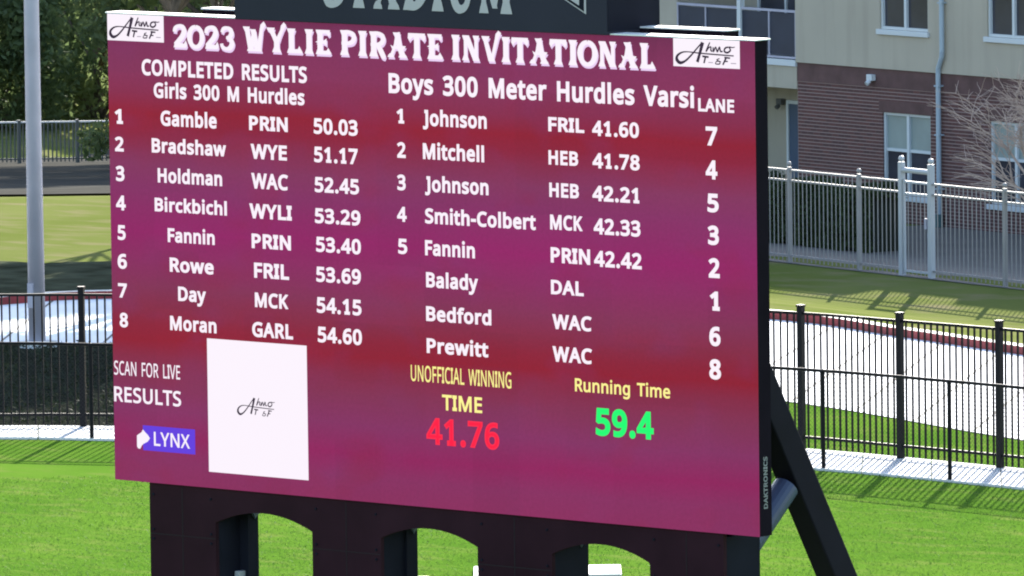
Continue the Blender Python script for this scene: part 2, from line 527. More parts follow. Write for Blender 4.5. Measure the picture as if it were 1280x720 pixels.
# keep blades on the field side of the chain-link line
cs_ = np.array([sq(p) for p in CHN]); cq_ = np.array([((p.x - CAM.x) * G2.x + (p.y - CAM.y) * G2.y) for p in CHN])
keep = q < np.interp(s, cs_, cq_) - .03
X = X[keep]; Y = Y[keep]; n = len(X)
a = rng.random(n) * 6.283; h = rng.uniform(.012, .030, n); lean = rng.normal(0, .018, (n, 2)); wd_ = .007
V = np.zeros((n, 3, 3))
V[:, 0] = np.stack([X - np.cos(a) * wd_, Y - np.sin(a) * wd_, np.zeros(n)], 1)
V[:, 1] = np.stack([X + np.cos(a) * wd_, Y + np.sin(a) * wd_, np.zeros(n)], 1)
V[:, 2] = np.stack([X + lean[:, 0], Y + lean[:, 1], h], 1)
me = bpy.data.meshes.new('grass_blades')
me.vertices.add(3 * n); me.vertices.foreach_set('co', V.ravel().astype(np.float32))
me.loops.add(3 * n); me.loops.foreach_set('vertex_index', np.arange(3 * n, dtype=np.int32))
me.polygons.add(n); me.polygons.foreach_set('loop_start', np.arange(0, 3 * n, 3, dtype=np.int32))
me.polygons.foreach_set('loop_total', np.full(n, 3, dtype=np.int32))
me.materials.append(leafmat('grass_blade', (.074, .158, .018), (.098, .182, .026), .45, .8)); me.update(calc_edges=True)
o = link('grass_blades', me); o['kind'] = 'stuff'; o['category'] = 'grass'; o['label'] = 'short bright green grass blades of the field in front of the fence'

# two low white concrete slabs behind the scoreboard
M_WSLAB = mat('white_slab', (.62, .61, .58), .8, noise=.08)
for k, (s0, s1, q0, lab) in enumerate([(-2.42, -.98, 103.05, 'low white concrete pad on the grass, left one behind the scoreboard legs'),
                                       (-.48, 1.20, 103.9, 'low white concrete pad on the grass, right one behind the scoreboard legs')]):
    c = site((s0 + s1) / 2, q0 - .45)
    t_ = thing('concrete_pad', lab, 'concrete pad', (c[0], c[1], 0), YAW, 'white pads behind the scoreboard')
    MB().box(-(s1 - s0) / 2, (s1 - s0) / 2, -.45, .45, -.02, .05).build('pad_block', M_WSLAB, t_, bevel=.012)
    MB().box(-(s1 - s0) / 2 + .05, (s1 - s0) / 2 - .05, -.40, .40, -.06, -.021).build('pad_footing', M_CONC, t_)

# ------------------------------------------------------------------ lamp pole, left
M_POLE = mat('galvanised_steel', (.40, .385, .46), .6, metal=.0, noise=.12, nscale=1.5)
px_, py_ = site(-6.80, 130.5)
lp = thing('lamp_post', 'tall pale grey tapered steel light pole left of the scoreboard', 'light pole', (px_, py_, 0))
MB().tube([(0, 0, .12), (0, 0, 12)], [.122, .085], 24).build('pole', M_POLE, lp, smooth=True)
MB().box(-.2, .2, -.2, .2, 0, .12).build('base_plate', M_CONC, lp, bevel=.01)
MB().tube([(0, 0, 11.8), (.5, -.3, 12.1), (1.3, -.8, 12.2)], .04, 10).build('arm', M_POLE, lp)
MB().box(1.2, 1.75, -1.05, -.7, 12.1, 12.25).build('lamp_head', M_POLE, lp, bevel=.03)
MB().box(-.05, .05, -.135, -.10, .6, .95).build('hand_hole_cover', M_POLE, lp)

# ================================================================== SCOREBOARD
HW = 4.443; ZB, ZT = 1.925, 6.875
M_CAB = mat('cabinet_black', (.009, .006, .011), .85, spec=.05, noise=.2, nscale=2)
M_CAP = mat('white_cap_flashing', (.75, .74, .72), .6)
M_CLAD = mat('maroon_cladding', (.026, .009, .014), .85, spec=.08, noise=.25, nscale=1.2)
M_CLAD2 = mat('dark_steel', (.010, .0105, .018), .8, spec=.08, noise=.2, nscale=2)
M_STRUT = mat('painted_steel_tube', (.009, .0075, .015), .7, spec=.10, noise=.2, nscale=2)
M_SIGN = mat('slate_sign_panel', (.030, .029, .042), .8, spec=.10, noise=.1, nscale=.8)

def ledmat():
    m = bpy.data.materials.new('led_screen'); m.use_nodes = True
    nt = m.node_tree; p = nt.nodes['Principled BSDF']
    p.inputs['Base Color'].default_value = (.008, .008, .009, 1); p.inputs['Roughness'].default_value = .7
    p.inputs['Specular IOR Level'].default_value = .1
    tc = nt.nodes.new('ShaderNodeTexCoord'); sx = nt.nodes.new('ShaderNodeSeparateXYZ')
    nt.links.new(tc.outputs['Object'], sx.inputs[0])
    def noise(sc, strh, det=3):
        mp = nt.nodes.new('ShaderNodeMapping'); mp.inputs['Scale'].default_value = strh
        n = nt.nodes.new('ShaderNodeTexNoise'); n.inputs['Scale'].default_value = sc; n.inputs['Detail'].default_value = det
        nt.links.new(tc.outputs['Object'], mp.inputs[0]); nt.links.new(mp.outputs[0], n.inputs['Vector'])
        return n
    n1 = noise(.9, (.5, 1, 1.6))
    def math_(op, a, b):
        q = nt.nodes.new('ShaderNodeMath'); q.operation = op
        for i, x in enumerate((a, b)):
            if isinstance(x, (int, float)): q.inputs[i].default_value = x
            else: nt.links.new(x, q.inputs[i])
        return q.outputs[0]
    # height on the screen 0..1 from the bottom, disturbed
    z = math_('DIVIDE', math_('SUBTRACT', sx.outputs['Z'], ZB), ZT - ZB)
    zz = math_('ADD', z, math_('MULTIPLY', math_('SUBTRACT', n1.outputs['Fac'], .5), .035))
    r = nt.nodes.new('ShaderNodeValToRGB'); cr = r.color_ramp
    stops = [(0, (136, 40, 90)), (.05, (134, 42, 94)), (.10, (142, 28, 90)), (.16, (132, 45, 97)), (.22, (130, 45, 83)), (.27, (134, 37, 68)), (.305, (143, 21, 46)), (.335, (140, 26, 53)), (.37, (134, 37, 67)),
             (.42, (130, 45, 84)), (.48, (136, 38, 94)), (.54, (144, 28, 99)), (.58, (139, 35, 99)), (.63, (132, 44, 99)), (.68, (131, 49, 93)), (.72, (134, 41, 77)), (.755, (139, 27, 57)), (.79, (143, 22, 48)),
             (.835, (134, 39, 75)), (.88, (132, 46, 88)), (.93, (128, 45, 89)), (.97, (120, 42, 84)), (1, (110, 40, 79))]
    while len(cr.elements) < len(stops): cr.elements.new(.5)
    for e, (pos, c) in zip(cr.elements, stops): e.position = pos
    for e, (pos, c) in zip(cr.elements, stops): e.position = pos; e.color = lin(*c)
    nt.links.new(zz, r.inputs[0])
    # blotches between crimson and violet
    n2 = noise(1.6, (.7, 1, 1.2), 2)
    mr = nt.nodes.new('ShaderNodeMapRange'); mr.inputs['From Min'].default_value = .52; mr.inputs['From Max'].default_value = .75; mr.inputs['To Max'].default_value = .35
    nt.links.new(n2.outputs['Fac'], mr.inputs['Value'])
    mx = nt.nodes.new('ShaderNodeMixRGB'); mx.inputs['Color2'].default_value = lin(128, 50, 104)
    nt.links.new(mr.outputs[0], mx.inputs['Fac']); nt.links.new(r.outputs[0], mx.inputs['Color1'])
    n3 = noise(1.3, (.9, 1, 1.5), 2)
    mr2 = nt.nodes.new('ShaderNodeMapRange'); mr2.inputs['From Min'].default_value = .55; mr2.inputs['From Max'].default_value = .75; mr2.inputs['To Max'].default_value = .45
    nt.links.new(n3.outputs['Color'], mr2.inputs['Value'])
    mx2 = nt.nodes.new('ShaderNodeMixRGB'); mx2.inputs['Color2'].default_value = lin(142, 28, 62)
    nt.links.new(mr2.outputs[0], mx2.inputs['Fac']); nt.links.new(mx.outputs[0], mx2.inputs['Color1'])
    # faint module grid and pixel grain of the LEDs
    n4 = noise(28, (1, 1, 1), 1)
    gr = math_('ADD', math_('MULTIPLY', n4.outputs['Fac'], .22), .89)
    # cabinets of LED modules, each a touch brighter or darker
    sn = nt.nodes.new('ShaderNodeVectorMath'); sn.operation = 'SNAP'; sn.inputs[1].default_value = (.6348, 10, .6188)
    ofs = nt.nodes.new('ShaderNodeVectorMath'); ofs.inputs[1].default_value = (HW, 0, -ZB); nt.links.new(tc.outputs['Object'], ofs.inputs[0]); nt.links.new(ofs.outputs[0], sn.inputs[0])
    wn = nt.nodes.new('ShaderNodeTexWhiteNoise'); nt.links.new(sn.outputs[0], wn.inputs['Vector'])
    gr = math_('MULTIPLY', gr, math_('ADD', math_('MULTIPLY', wn.outputs['Value'], .07), .965))
    nt.links.new(mx2.outputs[0], p.inputs['Emission Color'])
    nt.links.new(math_('MULTIPLY', gr, LED), p.inputs['Emission Strength'])
    return m
M_LED = ledmat()
E_WHITE = emis('led_white', (.97, .89, .98, 1), 1.0)
E_YEL = emis('led_yellow', lin(255, 246, 150), 1.0)
E_RED = emis('led_red', lin(255, 38, 74), 1.0)
E_GRN = emis('led_green', lin(40, 250, 118), 1.0)
E_VIO = emis('led_violet', lin(98, 58, 222), 1.0)
E_INK = emis('led_ink', lin(52, 34, 58), 1.0)
E_GREY = emis('led_grey', lin(150, 140, 160), 1.0)

sb = thing('video_scoreboard', 'large LED scoreboard showing maroon hurdle race results on arched dark legs', 'scoreboard', (0, 0, 0))

# cabinet, screen, cap
MB().box(-HW, HW, .012, .20, ZB, ZT - .002).build('cabinet', M_CAB, sb)
scr = MB().box(-HW, HW, .0, .011, ZB, ZT - .004).build('led_screen', M_LED, sb)
MB().box(-HW - .02, HW + .02, -.012, .235, ZT, ZT + .013).build('cap_flashing', M_CAP, sb)
MB().box(-3.5, 3.72, .44, .66, ZT + .045, ZT + .06).build('rear_beam', M_CAP, sb)
MB().box(-3.48, 3.70, .45, .65, ZT - .10, ZT + .044).build('rear_beam_web', M_CAB, sb)
# maintenance ribs on the back of the cabinet
for i in range(9):
    x = -HW + .3 + i * (2 * HW - .6) / 8
    MB().box(x - .04, x + .04, .202, .30, ZB + .05, ZT - .1).build('back_rib', M_CLAD2, sb)

# ------------------------------------------------ glyphs: outlines in thousandths, (advance, contours)
GLYPHS = {'-':(258,[[32,184,32,246,226,246,226,184]]),
'.':(215,[[58,43,59,61,64,75,72,85,82,92,94,96,107,97,120,96,132,92,142,85,151,75,156,61,157,43,156,26,151,12,142,2,132,-6,120,-10,107,-11,94,-10,82,-6,72,2,64,12,59,26]]),
'0':(459,[[419,287,418,242,415,201,409,163,401,128,390,97,376,70,359,47,339,27,316,12,290,1,261,-6,229,-8,188,-4,153,8,122,27,97,54,76,88,60,129,48,176,42,229,39,287,41,346,48,399,58,446,73,486,93,520,119,547,149,566,186,578,229,581,269,578,304,566,335,547,361,520,382,486,399,446,410,399,417,346],[110,287,111,238,115,194,121,156,131,125,143,98,159,78,178,64,202,55,229,52,256,55,279,64,298,78,314,98,326,124,336,156,343,194,347,238,348,287,347,336,343,380,336,417,326,449,314,475,298,495,279,510,256,518,229,521,202,518,178,510,159,495,143,475,131,449,121,417,115,380,111,336]]),
'1':(459,[[285,0,216,0,216,400,216,439,217,470,219,499,211,491,203,483,196,477,169,455,108,405,71,452,226,573,285,573]]),
'2':(459,[[417,0,38,0,38,59,188,210,216,238,240,264,261,287,280,309,295,331,306,353,315,376,320,399,322,424,318,453,309,477,294,496,273,510,249,518,221,520,194,519,169,514,147,506,126,495,104,482,83,466,45,513,60,526,77,537,94,548,113,557,132,565,153,572,174,577,197,580,221,581,255,579,285,572,313,562,336,548,356,531,372,510,384,485,391,458,394,428,392,399,386,371,375,344,361,318,344,292,324,267,301,241,275,214,247,185,128,67,128,64,417,64]]),
'3':(459,[[395,439,394,414,389,392,381,372,370,355,356,339,340,326,321,316,300,307,277,302,277,298,319,290,353,276,379,255,398,229,409,198,413,163,410,131,403,101,390,74,371,50,348,30,318,14,283,2,241,-6,193,-8,164,-7,136,-5,110,-1,85,5,60,13,36,23,36,89,61,78,87,69,114,61,141,56,168,52,194,51,241,55,278,65,305,81,324,104,335,132,339,164,337,187,331,206,320,223,306,236,288,247,265,255,240,261,211,264,179,265,123,265,123,326,180,326,209,327,236,332,259,339,278,350,294,362,307,377,316,394,321,413,323,434,320,460,311,481,295,498,274,511,249,519,219,521,199,521,181,519,164,515,147,511,132,505,117,498,103,491,89,482,75,473,39,521,61,537,87,550,115,563,147,573,181,579,218,581,273,576,317,563,352,540,376,511,390,477]]),
'4':(459,[[443,130,359,130,359,0,291,0,291,130,17,130,17,190,286,576,359,576,359,193,443,193],[291,374,291,412,293,444,294,474,295,500,292,500,287,490,282,479,276,468,270,456,263,446,257,438,86,193,291,193]]),
'5':(459,[[221,351,258,349,292,342,322,331,349,316,371,297,389,274,402,247,410,217,413,183,410,145,402,111,387,81,368,54,343,32,314,15,280,2,242,-5,199,-8,170,-7,142,-4,116,0,91,6,70,14,51,23,51,90,71,79,95,70,121,62,148,57,174,53,200,52,227,54,252,58,274,65,293,76,310,89,323,106,333,126,339,149,341,176,337,210,325,239,306,262,279,279,243,289,197,292,182,291,164,290,146,288,128,285,112,283,99,280,64,302,86,573,373,573,373,508,146,508,132,342,169,348,185,350,202,351]]),
'6':(459,[[44,245,45,278,47,310,51,342,57,374,64,404,75,433,87,461,103,486,121,510,143,530,168,548,196,562,228,572,265,578,306,581,318,580,330,580,344,579,356,578,368,576,377,573,377,513,367,516,356,519,344,520,332,522,320,523,308,523,273,521,242,515,216,504,193,491,173,474,158,454,145,431,134,407,127,380,121,352,117,322,115,291,119,291,128,303,138,315,150,326,163,335,178,343,194,350,213,355,233,357,255,358,287,356,316,349,342,338,365,322,384,303,400,279,412,251,419,220,421,184,419,147,411,112,399,82,382,55,361,33,336,15,307,2,275,-5,239,-8,212,-6,187,-1,163,7,140,19,119,35,101,54,84,76,70,103,59,133,51,166,46,204],[238,51,270,55,297,66,320,84,337,109,348,143,351,184,348,218,339,247,324,271,302,289,274,300,241,303,217,301,195,296,175,287,157,276,143,263,131,248,122,232,117,215,115,198,116,181,119,163,123,146,129,129,137,114,146,99,158,85,170,74,185,64,201,57,219,53]]),
'7':(459,[[109,0,344,508,35,508,35,573,419,573,419,518,187,0]]),
'8':(459,[[229,581,261,579,291,574,318,565,341,553,362,538,378,519,390,497,398,472,400,443,399,421,394,401,385,383,374,367,361,352,346,338,329,325,310,314,291,303,314,291,335,279,355,265,373,250,389,234,401,216,411,196,417,173,419,148,416,118,408,90,395,65,378,44,356,26,330,11,300,1,267,-6,231,-8,192,-6,157,0,126,10,100,24,78,42,61,63,49,87,42,115,39,146,41,171,47,194,56,214,68,232,82,249,99,264,118,277,138,289,158,299,140,310,123,322,107,336,93,350,81,366,71,383,64,401,59,422,58,444,60,472,68,497,80,518,97,537,117,552,141,565,168,573,197,579],[108,145,112,119,121,96,138,76,161,60,192,51,229,48,265,51,295,60,319,76,336,96,346,120,350,148,348,166,343,182,335,197,324,211,310,223,293,235,274,246,253,256,229,265,217,270,194,260,174,249,157,237,142,225,130,212,121,197,114,182,110,164],[228,524,200,521,176,514,155,502,139,486,130,466,127,441,128,422,133,406,141,391,151,379,164,367,179,357,195,348,213,339,232,330,250,339,267,348,282,357,296,367,307,379,317,392,325,406,329,423,330,441,327,466,318,486,302,502,282,514,257,521]]),
'9':(459,[[417,328,416,295,414,263,410,231,405,199,397,168,387,139,374,112,358,86,340,63,318,42,293,25,265,11,232,0,195,-6,154,-8,143,-8,130,-7,117,-6,103,-4,92,-2,82,0,82,60,92,57,103,55,115,53,128,51,140,50,152,50,188,52,218,58,245,68,268,82,287,99,303,118,316,141,327,165,334,192,340,221,344,250,346,281,341,281,332,269,322,258,310,247,297,238,282,230,266,223,247,218,227,215,204,214,173,216,144,223,118,235,95,250,76,270,61,294,49,321,42,352,40,387,43,426,50,460,63,491,80,517,101,540,127,557,156,570,188,578,223,581,250,579,275,574,299,565,322,553,342,537,361,518,377,495,391,469,402,439,410,406,415,369],[223,521,192,518,165,507,142,488,124,463,113,429,110,388,113,354,122,325,137,301,158,284,186,273,220,269,244,271,266,276,286,285,304,296,318,310,330,325,339,341,344,358,346,374,345,392,342,409,338,426,332,443,324,459,315,474,304,487,291,499,277,508,260,516,242,520]]),
'A':(512,[[437,0,368,177,141,177,73,0,0,0,224,575,289,575,512,0],[282,415,274,438,263,473,255,500,247,468,238,438,230,415,165,241,346,241]]),
'B':(521,[[241,573,307,569,361,558,404,541,434,515,453,478,459,431,457,409,453,389,446,371,437,354,424,340,409,328,392,317,372,309,350,304,350,300,373,295,395,288,415,279,433,267,448,253,461,236,470,215,476,191,478,163,475,130,467,100,454,74,436,52,413,33,385,19,354,8,318,2,279,0,78,0,78,573],[256,329,300,331,334,339,357,352,372,371,381,394,384,423,380,451,369,474,351,490,324,502,289,509,245,511,150,511,150,329],[150,269,150,61,265,61,311,64,346,74,371,91,388,112,398,138,401,168,399,188,395,205,388,221,377,235,362,247,344,256,321,263,293,267,260,269]]),
'C':(507,[[323,517,294,516,266,510,241,502,217,490,196,474,178,456,162,434,149,410,139,383,131,353,127,321,125,286,128,241,135,200,147,164,164,132,186,105,213,83,244,68,281,58,322,55,347,56,371,58,394,62,416,66,438,72,460,78,460,15,438,8,416,2,393,-2,369,-6,342,-7,312,-8,257,-4,208,8,166,28,130,56,101,90,78,131,62,178,52,230,49,287,51,329,57,369,67,406,81,440,99,471,120,499,145,523,174,543,206,559,242,571,281,578,324,581,353,580,381,577,409,572,435,565,460,557,482,547,453,486,435,494,415,501,394,508,372,513,348,516]]),
'D':(585,[[536,292,533,231,521,177,501,131,474,91,439,58,399,33,351,15,297,4,237,0,78,0,78,573,254,573,309,569,359,558,404,540,443,516,476,484,502,446,521,401,533,350],[460,289,457,337,449,379,435,415,416,444,391,469,361,487,327,500,287,508,244,511,150,511,150,62,228,62,299,68,357,87,402,119,434,164,454,220]]),
'E':(446,[[398,0,78,0,78,573,398,573,398,509,150,509,150,330,383,330,383,268,150,268,150,63,398,63]]),
'F':(416,[[150,0,78,0,78,573,398,573,398,509,150,509,150,306,383,306,383,243,150,243]]),
'G':(584,[[326,302,524,302,524,22,493,12,462,5,431,-1,398,-5,362,-7,323,-8,267,-4,217,8,173,28,136,55,105,89,81,130,63,176,52,229,49,286,53,343,65,395,84,442,111,482,145,517,186,544,233,564,286,577,346,581,377,580,407,577,437,572,465,565,491,557,516,547,489,484,468,493,445,501,421,508,395,513,369,516,342,517,298,514,259,505,225,489,195,468,170,441,150,409,136,373,127,332,124,286,127,243,134,202,146,166,164,133,187,106,216,84,251,68,292,58,340,55,364,55,385,56,404,59,421,61,437,65,452,68,452,238,326,238]]),
'H':(594,[[516,0,443,0,443,267,150,267,150,0,78,0,78,573,150,573,150,330,443,330,443,573,516,573]]),
'I':(272,[[239,0,32,0,32,42,99,57,99,515,32,531,32,573,239,573,239,531,172,515,172,57,239,42]]),
'J':(219,[[-3,-152,-16,-152,-27,-151,-37,-150,-46,-147,-55,-145,-63,-142,-63,-81,-54,-83,-45,-85,-35,-87,-25,-88,-15,-89,-5,-89,8,-88,21,-85,33,-81,45,-74,54,-65,63,-53,69,-38,73,-19,74,3,74,573,146,573,146,9,144,-26,138,-56,128,-82,114,-104,96,-122,75,-135,52,-145,25,-150]]),
'K':(496,[[496,0,411,0,209,273,150,222,150,0,78,0,78,573,150,573,150,290,166,308,182,327,199,345,249,399,403,573,488,573,261,323]]),
'L':(420,[[78,0,78,573,150,573,150,64,400,64,400,0]]),
'M':(727,[[330,0,142,502,139,502,140,490,141,477,142,461,142,444,143,426,144,407,144,387,144,367,144,347,144,0,78,0,78,573,184,573,361,103,364,103,544,573,650,573,650,0,578,0,578,352,578,371,579,389,579,408,580,426,580,443,581,460,584,501,581,501,390,0]]),
'N':(609,[[532,0,447,0,141,476,138,476,139,462,140,448,141,432,143,378,144,359,144,340,144,320,144,0,78,0,78,573,161,573,467,99,470,99,468,137,466,193,465,213,464,232,464,249,464,573,532,573]]),
'O':(626,[[577,287,576,244,570,204,561,166,547,132,531,101,510,73,486,49,459,29,428,13,393,1,355,-6,314,-8,271,-6,232,1,196,13,165,29,138,49,114,73,94,101,78,132,65,167,56,204,51,245,49,288,52,344,62,396,78,442,100,482,130,517,166,545,208,565,258,577,314,581,369,577,417,565,459,545,495,517,524,483,547,442,564,396,574,344],[125,287,127,241,134,200,145,163,161,131,182,104,207,83,238,67,273,58,314,55,354,58,390,67,420,83,445,104,465,131,481,163,492,200,499,241,501,287,496,354,481,411,456,457,421,491,373,511,314,518,274,515,238,506,207,490,182,469,161,443,145,411,134,374,127,333]]),
'P':(485,[[229,573,297,568,352,553,393,528,421,495,439,454,444,404,443,381,439,358,433,336,423,316,411,296,395,278,375,262,351,249,324,238,292,230,256,225,216,223,150,223,150,0,78,0,78,573],[223,511,150,511,150,285,208,285,242,286,272,290,298,296,320,306,338,318,352,334,362,352,368,375,370,401,366,435,354,462,334,484,306,499,269,508]]),
'R':(499,[[236,573,281,571,320,565,353,555,381,540,404,522,422,500,434,474,442,444,444,410,442,381,437,356,427,334,415,315,401,298,385,285,367,274,349,264,330,257,487,0,403,0,264,237,150,237,150,0,78,0,78,573],[232,510,150,510,150,298,236,298,278,301,312,310,338,325,355,347,366,374,370,407,368,430,363,450,355,467,343,480,328,491,310,500,287,505,261,509]]),
'S':(440,[[403,153,400,121,392,92,378,66,359,44,335,26,307,11,274,1,238,-6,198,-8,177,-8,157,-7,137,-5,118,-2,100,1,83,4,68,9,54,14,41,19,41,88,62,80,86,72,113,65,142,59,171,56,201,55,228,56,252,60,273,66,290,74,305,85,316,98,324,113,329,129,330,147,329,164,325,180,318,194,308,207,295,218,277,230,255,241,228,252,196,265,172,274,151,284,131,294,114,305,98,317,85,330,74,344,65,359,57,375,52,393,49,413,48,435,51,464,58,490,71,513,89,533,110,550,136,563,165,573,197,579,231,581,262,580,290,577,318,572,343,565,367,558,389,549,366,487,346,495,325,502,302,508,278,513,254,516,229,517,207,516,187,513,169,507,155,499,142,489,133,478,126,464,122,450,121,434,122,416,126,400,133,386,143,373,156,362,172,351,193,341,217,330,246,318,278,306,307,293,332,279,353,264,371,247,385,228,395,206,401,181]]),
'T':(446,[[259,0,187,0,187,509,8,509,8,573,437,573,437,509,259,509]]),
'U':(586,[[513,202,511,164,503,128,489,95,470,65,446,40,416,20,380,4,338,-5,290,-8,225,-2,171,18,128,50,97,93,78,144,72,204,72,573,144,573,144,201,148,158,161,122,182,93,211,72,248,59,294,55,327,57,355,63,379,73,399,88,415,105,427,126,435,149,440,174,442,202,442,573,513,573]]),
'V':(481,[[481,573,277,0,204,0,0,573,75,573,204,205,210,190,215,175,220,160,231,119,235,106,238,93,241,80,243,93,246,106,250,119,253,133,257,147,262,161,277,207,405,573]]),
'W':(746,[[735,573,583,0,510,0,399,375,389,410,380,443,373,471,370,488,367,471,361,443,352,409,349,397,346,385,342,373,234,0,161,0,10,573,85,573,174,223,183,186,190,151,193,140,195,129,196,118,201,87,206,119,209,131,211,142,213,154,222,191,232,227,333,573,407,573,512,225,516,212,520,200,523,187,532,151,534,139,536,128,538,117,544,87,545,100,548,114,550,129,553,144,556,159,560,175,572,224,660,573]]),
'X':(470,[[467,0,385,0,233,249,79,0,3,0,193,298,15,573,95,573,236,348,377,573,453,573,276,300]]),
'Y':(454,[[227,291,376,573,454,573,263,222,263,0,191,0,191,219,0,573,79,573]]),
'a':(450,[[231,437,279,433,318,422,347,403,368,375,381,338,385,293,385,0,334,0,320,61,317,61,304,46,292,33,279,22,265,13,250,5,234,-1,216,-5,195,-7,172,-8,148,-7,124,-2,103,6,84,16,68,30,55,48,45,68,39,92,37,119,43,159,59,192,87,219,127,238,179,251,243,257,316,259,316,285,313,317,306,342,293,359,275,371,253,378,227,380,205,379,183,376,163,370,143,363,124,355,106,347,84,400,104,410,126,419,151,426,177,432,204,436],[252,208,204,203,167,195,141,182,124,165,113,144,110,119,112,97,120,79,132,66,148,56,167,51,188,49,223,52,253,62,279,79,299,103,311,134,315,172,315,210]]),
'b':(493,[[139,461,139,443,138,426,138,410,137,396,136,383,135,373,139,373,153,390,169,405,189,419,213,429,240,435,272,437,322,431,365,412,401,381,428,338,444,283,449,215,447,168,439,127,427,91,410,61,390,36,365,17,337,3,306,-5,272,-8,240,-6,213,0,189,10,169,24,153,38,139,55,133,55,119,0,68,0,68,609,139,609],[260,379,231,377,207,371,188,361,172,348,159,330,150,308,144,282,140,252,139,217,139,214,142,165,150,125,165,93,187,69,219,55,261,51,297,55,325,69,348,93,363,126,373,166,376,216,373,265,363,306,348,338,325,360,296,374]]),
'c':(385,[[241,-8,204,-5,170,2,139,15,112,34,88,58,69,87,55,123,47,165,44,213,47,262,56,305,71,342,90,372,114,396,142,415,174,428,208,435,245,438,267,437,288,435,309,431,328,426,344,421,358,415,337,356,323,361,308,365,292,370,275,373,259,375,244,376,217,374,193,368,172,358,155,343,141,325,131,303,123,277,119,247,117,213,119,181,123,152,131,126,141,104,155,86,172,71,191,61,214,55,240,53,262,54,283,56,302,60,319,65,336,71,351,78,351,15,336,8,320,3,304,-2,285,-5,264,-7]]),
'd':(493,[[221,-8,171,-2,128,17,92,48,65,91,49,146,44,214,49,282,66,338,93,381,128,413,171,432,221,438,243,437,262,434,280,429,296,423,310,416,323,407,335,397,345,386,354,374,359,374,356,405,355,418,355,429,354,438,354,609,425,609,425,0,368,0,358,58,354,58,345,46,335,35,323,24,310,15,296,7,279,1,262,-4,242,-7],[232,51,273,55,305,67,328,88,343,117,352,154,355,200,355,213,352,263,343,304,329,336,306,360,274,375,231,379,196,374,168,359,146,334,130,300,120,260,117,213,120,165,130,125,146,93,168,69,197,55]]),
'e':(452,[[234,438,269,435,301,427,329,414,354,396,374,373,390,346,402,315,409,281,411,244,411,201,117,201,122,157,134,119,154,90,181,69,215,56,254,52,280,53,305,56,327,60,348,66,370,73,392,82,392,20,370,11,349,4,327,-1,304,-5,279,-7,251,-8,212,-5,176,3,143,17,114,36,90,61,70,91,56,126,47,167,44,212,47,257,55,297,68,333,86,364,108,390,134,411,164,426,198,435],[233,380,202,377,175,366,154,348,137,323,125,293,119,257,338,257,336,281,333,302,326,322,318,338,306,353,292,364,276,373,256,378]]),
'f':(276,[[266,375,158,375,158,0,87,0,87,375,12,375,12,408,87,432,87,457,89,492,95,522,104,547,116,568,132,585,152,597,174,606,199,612,227,613,244,613,259,612,274,609,287,606,300,603,310,599,292,544,283,546,273,549,262,552,251,554,239,555,228,556,206,553,189,545,175,532,166,513,160,489,158,458,158,430,266,430]]),
'g':(493,[[221,438,248,436,273,431,297,422,319,409,338,393,355,373,359,373,369,430,425,430,425,-7,423,-46,416,-80,404,-109,388,-135,367,-155,341,-172,310,-183,274,-190,233,-192,202,-192,174,-189,147,-186,122,-180,99,-174,78,-165,78,-100,99,-110,123,-118,149,-125,177,-130,206,-133,237,-134,271,-130,300,-119,324,-101,341,-77,352,-48,355,-13,355,4,356,32,358,57,354,57,338,37,320,21,299,8,275,-1,250,-6,221,-8,170,-2,126,18,91,51,65,95,49,149,44,214,49,278,65,332,91,377,126,411,169,431],[230,379,207,376,187,370,169,359,153,344,140,326,130,303,123,277,119,247,117,213,120,165,130,124,146,92,169,68,197,54,232,50,253,51,271,53,288,58,303,65,315,74,326,85,336,98,343,113,349,131,353,151,355,173,356,197,356,214,355,251,350,282,343,309,332,331,319,348,302,362,281,371,257,377]]),
'h':(495,[[139,431,139,420,138,410,138,399,135,370,140,370,149,385,161,397,174,407,188,416,204,424,221,429,238,434,255,436,273,437,306,435,335,430,360,421,382,408,399,391,413,370,423,344,429,314,431,280,431,0,361,0,361,275,358,307,351,333,338,353,319,367,295,376,265,379,235,377,210,370,189,360,173,347,160,329,150,308,144,283,140,254,139,222,139,0,68,0,68,609,139,609]]),
'i':(207,[[139,430,139,0,68,0,68,430],[104,591,115,590,124,586,133,580,140,572,144,560,145,546,144,532,140,521,133,512,124,506,115,502,104,501,93,502,83,506,75,512,68,521,64,532,63,546,64,560,68,572,75,580,83,586,93,590]]),
'k':(428,[[138,291,138,282,137,270,137,257,135,221,138,221,152,240,172,264,189,285,326,430,409,430,235,246,421,0,336,0,187,200,138,158,138,0,68,0,68,609,138,609]]),
'l':(207,[[139,0,68,0,68,609,139,609]]),
'm':(750,[[540,438,584,434,621,421,649,401,669,371,681,330,685,280,685,0,615,0,615,277,613,308,606,333,594,353,577,367,555,376,528,379,490,374,460,362,438,342,423,315,414,280,411,237,411,0,342,0,342,277,341,298,337,317,332,333,325,347,315,359,303,367,289,374,272,377,253,379,227,377,204,370,185,360,170,347,158,329,150,308,144,283,140,255,139,223,139,0,68,0,68,430,125,430,136,371,140,371,149,385,160,398,173,409,186,418,201,425,217,431,233,435,249,437,266,438,298,436,325,430,349,420,369,406,386,388,398,366,402,366,418,388,438,406,461,420,486,430,512,436]]),
'n':(495,[[275,438,322,434,361,421,391,401,413,371,426,330,431,280,431,0,361,0,361,275,358,307,351,333,338,353,319,367,295,376,265,379,222,374,189,361,166,338,151,308,142,269,139,223,139,0,68,0,68,430,125,430,136,371,140,371,150,385,162,398,175,409,190,418,206,425,222,431,239,435,257,437]]),
